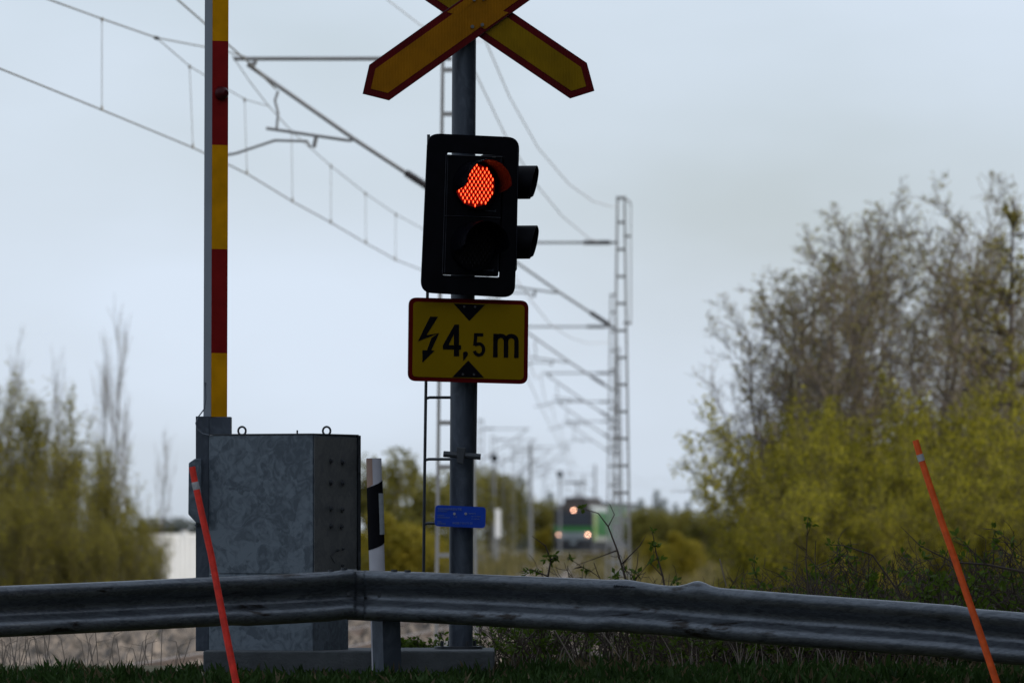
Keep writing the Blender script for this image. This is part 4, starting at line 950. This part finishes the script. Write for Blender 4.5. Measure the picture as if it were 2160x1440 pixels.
LIB['sh4'] = shrub_mesh(5, 20, .80, 3, 1.3); LIB['sh5'] = shrub_mesh(6, 18, .85, 3, 1.4)
SH = [(880,48.6,'sh3',.75,'leafy low shrub between the guardrail post and the signal post'),(1060,48.8,'sh1',.85,'low twiggy shrub right of the signal post foot'),(1150,48.7,'sh0',1.0,'shrub with a bright leaf tuft below the locomotive'),
      (1240,49.0,'sh2',.85,'arching bare shrub in front of the wagons'),(1310,48.7,'sh2',.95,'tall arching twigs in front of the tall mast foot'),(1390,49.0,'sh2',.78,'thin shrub with leafy tip right of the tall mast foot'),
      (1450,48.6,'sh1',.8,'shrub behind the small guardrail dent'),(1540,48.8,'sh0',.9,'shrub right of the guardrail bump'),(1620,49.0,'sh1',1.0,'tangled shrub at the left foot of the willows'),
      (1700,48.8,'sh2',1.05,'upright shrub with one thick dark stem'),(1780,49.1,'sh0',1.1,'dense shrub below the yellow willow'),(1850,48.8,'sh2',.95,'shrub with long arching stems left of the orange pole'),
      (1920,49.0,'sh1',1.15,'tangled shrub behind the middle of the orange pole'),(1990,48.8,'sh0',1.1,'shrub left of the orange pole foot'),(2060,49.1,'sh1',1.15,'shrub right behind the orange pole foot'),
      (2130,48.9,'sh0',1.15,'shrub at the right edge of the photo'),(2200,49.1,'sh2',1.1,'shrub cut off by the right edge')]
SB = []
for i, px in enumerate(range(1050, 2260, 46)):
    SB.append((px, 50.2 + .9 * (i % 3), 'sh4' if i % 2 else 'sh5', interp([(1000,.55),(1400,.6),(1600,.8),(2200,1.1)], px) * R.uniform(.9, 1.1), 'brown tangled shrub in the thicket behind the front shrubs below the willows'))
for (px, Y, key, sc, lab) in SH + SB:
    x = (px - 1080) * Y / F; w_, l_ = LIB[key]; back_ = Y > 50; t = thing('shrub', (x, Y, .72 if not back_ else ground_z(x, Y)), lab, 'shrub', 'brown thicket behind the front shrubs' if back_ else 'dark twiggy shrubs behind the guardrail'); t.scale = (sc,)*3; t.rotation_euler = (0, 0, R.uniform(0, 6.28))
    for nm, me_ in (('stems', w_), ('leaves', l_)):
        o = bpy.data.objects.new(nm, me_); C.objects.link(o); o.parent = t
# single stems that stick up above the guardrail
for (pts, tw, lf, lab) in (
    ([(1708,1330),(1706,1250),(1700,1180),(1704,1095)], [[(1702,1130),(1712,1105)],[(1701,1160),(1690,1150)]], [(1704,1097),(1712,1104)], 'single thick dark stem standing upright before the middle of the grove'),
    ([(1345,1300),(1318,1215),(1302,1160),(1283,1110),(1262,1082),(1228,1072)], [[(1302,1160),(1270,1172),(1215,1192)],[(1283,1110),(1296,1085),(1286,1062)],[(1310,1190),(1350,1150),(1362,1130)]], [(1228,1072),(1300,1212)], 'bare forked stem arching left across the tall mast foot'),
    ([(1150,1290),(1156,1215),(1162,1180),(1150,1150),(1122,1130)], [[(1156,1215),(1120,1200),(1095,1206)],[(1160,1180),(1178,1172)]], [(1155,1178),(1163,1186),(1168,1172),(1174,1180),(1158,1170),(1120,1208),(1108,1210),(1130,1204)], 'leafy forked stem left of the locomotive, just above the guardrail'),
    ([(1412,1300),(1398,1215),(1384,1165),(1376,1120)], [[(1398,1215),(1370,1185)]], [(1380,1145),(1384,1152),(1376,1150),(1378,1122),(1390,1180)], 'thin upright stem with one leaf tuft between mast and grove'),
    ([(1960,1400),(1890,1240),(1840,1170),(1780,1150),(1750,1148)], [[(1890,1240),(1930,1190),(1990,1170)],[(1840,1170),(1822,1210)]], [(1752,1148),(1990,1170),(1930,1192)], 'long dark stem arching left in front of the willows'),
    ([(2180,1210),(2080,1190),(2010,1185),(1940,1150),(1900,1110)], [[(2080,1190),(2040,1150)],[(2010,1185),(1990,1225)]], [(2040,1150),(1942,1150),(1990,1225)], 'low dark stem reaching in from the right edge behind the orange pole')):
    b0 = P(*pts[0], 48.0); t = thing('shrub', b0, lab, 'shrub', 'separate stems standing above the guardrail'); Y_ = 48.0
    mb = MB(); n_ = len(pts); mb.tube([P(x, y, Y_) for x, y in pts], [.0085 - .0065*i/(n_-1) for i in range(n_)], 5)
    for w_ in tw: mb.tube([P(x, y, Y_ - .04*j) for j, (x, y) in enumerate(w_)], [.0045 - .003*j/(len(w_)-1) for j in range(len(w_))], 4)
    mb.build('stem', M['bark_d'], t); mb = MB(); mb.keep_normals = True
    for (x, y) in lf:
        for j in range(7): leafq(mb, P(x, y, Y_) + rvec(R)*.012, R.uniform(.018,.04), R, 1.4)
    mb.build('leaves', M['shrub_leaf'], t)
# grass verge: blades and leafy weeds, uncountable
mb = MB(); mb.keep_normals = True
for i in range(17000):
    x = R.uniform(-3.7, 3.7); y = 45.0 + 2.6 * R.random(); 
    if i % 4 == 0: y = R.uniform(47.6, 51.5); x = R.uniform(-.05, 3.9)
    if y > 47.2 and -1.95 < x < -.1: continue
    cl_ = .5 + .5 * sin(x * 5.1 + 1.3 * sin(x * 2.3)) * cos(y * 3.3 + x)
    h_ = R.uniform(.04, .125) * (.45 + 1.0 * cl_); a = R.uniform(0, 6.28); b_ = Vector((cos(a), sin(a), 0)); ln = rvec(R) * .6 + Vector((0,0,1)); ln.normalize()
    p = Vector((x, y, ground_z(x, y) - .01)); w2_ = R.uniform(.004, .017)
    q = p + ln * h_ * .55; e_ = p + ln * h_ + b_.cross(ln) * .03 - Vector((0, 0, .01))
    mb.add([p - b_*w2_*.6, p + b_*w2_*.6, q + b_*w2_, e_, q - b_*w2_], [(0,1,2,3,4)], 1 if R.random() < (.10 if i % 4 else .45) else 0)
tag(mb.build('verge_grass', [M['grass'], M['grass_dead']]), 'dark green grass and weeds along the verge under the guardrail', 'grass', kind='stuff')
# pale dead stalks right, dry grass in the distance
mb = MB(); mb.keep_normals = True
for i in range(260):
    px = R.uniform(1010, 2200); Y = R.uniform(48.2, 49.6); x = (px-1080)*Y/F; h_ = R.uniform(.08, .22) if R.random() < .85 else R.uniform(.25, .45); l2 = R.uniform(-.2, .2)*h_*2
    mb.tube([(x, Y, .68), (x + l2*.4, Y, .70 + h_*.6), (x + l2, Y, .70 + h_)], [.0035,.003,.001], 3, 0, False)
for i in range(170):
    x = -3.9 + 1.9 * R.random()**1.8; y = R.uniform(51, 60); h_ = R.uniform(.05, .26) * (1 if x < -2.7 else .5); z_ = ground_z(x, y); l2 = R.uniform(-.22, .22)
    z_ += .14; mb.tube([(x, y, z_-.2), (x + l2*.4, y, z_ + h_*.6), (x + l2, y, z_ + h_)], [.004,.003,.001], 3, 0, False)
for (a_, b_) in (((1168,1325),(1215,1405)),((1268,1330),(1318,1400)),((1518,1178),(1532,1236)),((1722,1360),(1738,1392))):
    mb.tube([P(*a_, 48.4), P(*b_, 48.4)], .004, 4, 0, False)
tag(mb.build('dead_stalks', M['stalk']), 'pale dead stalks standing among the shrubs', 'stalks', kind='stuff')
mb = MB(); mb.keep_normals = True
for i in range(42000):
    y = R.uniform(118, 620); x = R.uniform(-13, 10) * y / 130
    if abs(x - track_x(y)) < (3.6 if y < 220 else 1.9 if y < 300 else .0) or (y < 175 and -10 < x - track_x(y) < 4): continue
    h_ = R.uniform(.3, .85) * (1 if x < 0 else .8); p = Vector((x, y, ground_z(x, y) - .03)); a = R.uniform(0, 3.14); b_ = Vector((cos(a), sin(a), 0)) * R.uniform(.015, .04) * (1 + y/200)
    tip = p + Vector((R.uniform(-.2,.2), R.uniform(-.2,.2), h_)); mb.add([p - b_, p + b_, tip], [(0,1,2)])
tag(mb.build('dry_grass', M['dry']), 'pale dry grass covering the ground beyond the guardrail', 'dry grass', kind='stuff')

# far wood closing the horizon, too far and too dense to count
mb = MB(); mb.keep_normals = True; rg = random.Random(5)
for i in range(900):
    x = rg.uniform(-420, 420); y = 1400 + rg.uniform(0, 120) + abs(x) * -.3; zb_f = ground_z(x, y) - .3
    h_ = rg.uniform(3.2, 6.2) * (1.25 if abs(x) > 90 else 1); rad = h_ * rg.uniform(.16, .30)
    for k in range(26):
        t = rg.random(); a = rg.uniform(0, 6.28); rr_ = rad * (1 - t)**.8 * rg.uniform(.5, 1.1); q = Vector((x + rr_*cos(a), y + rr_*sin(a), zb_f + t*h_)); leafq(mb, q, .9 * (1.1 - t), rg, 1.2, -.3)
tag(mb.build('far_wood', M['needle_far']), 'low dark far-off wood closing the horizon', 'wood', kind='stuff')
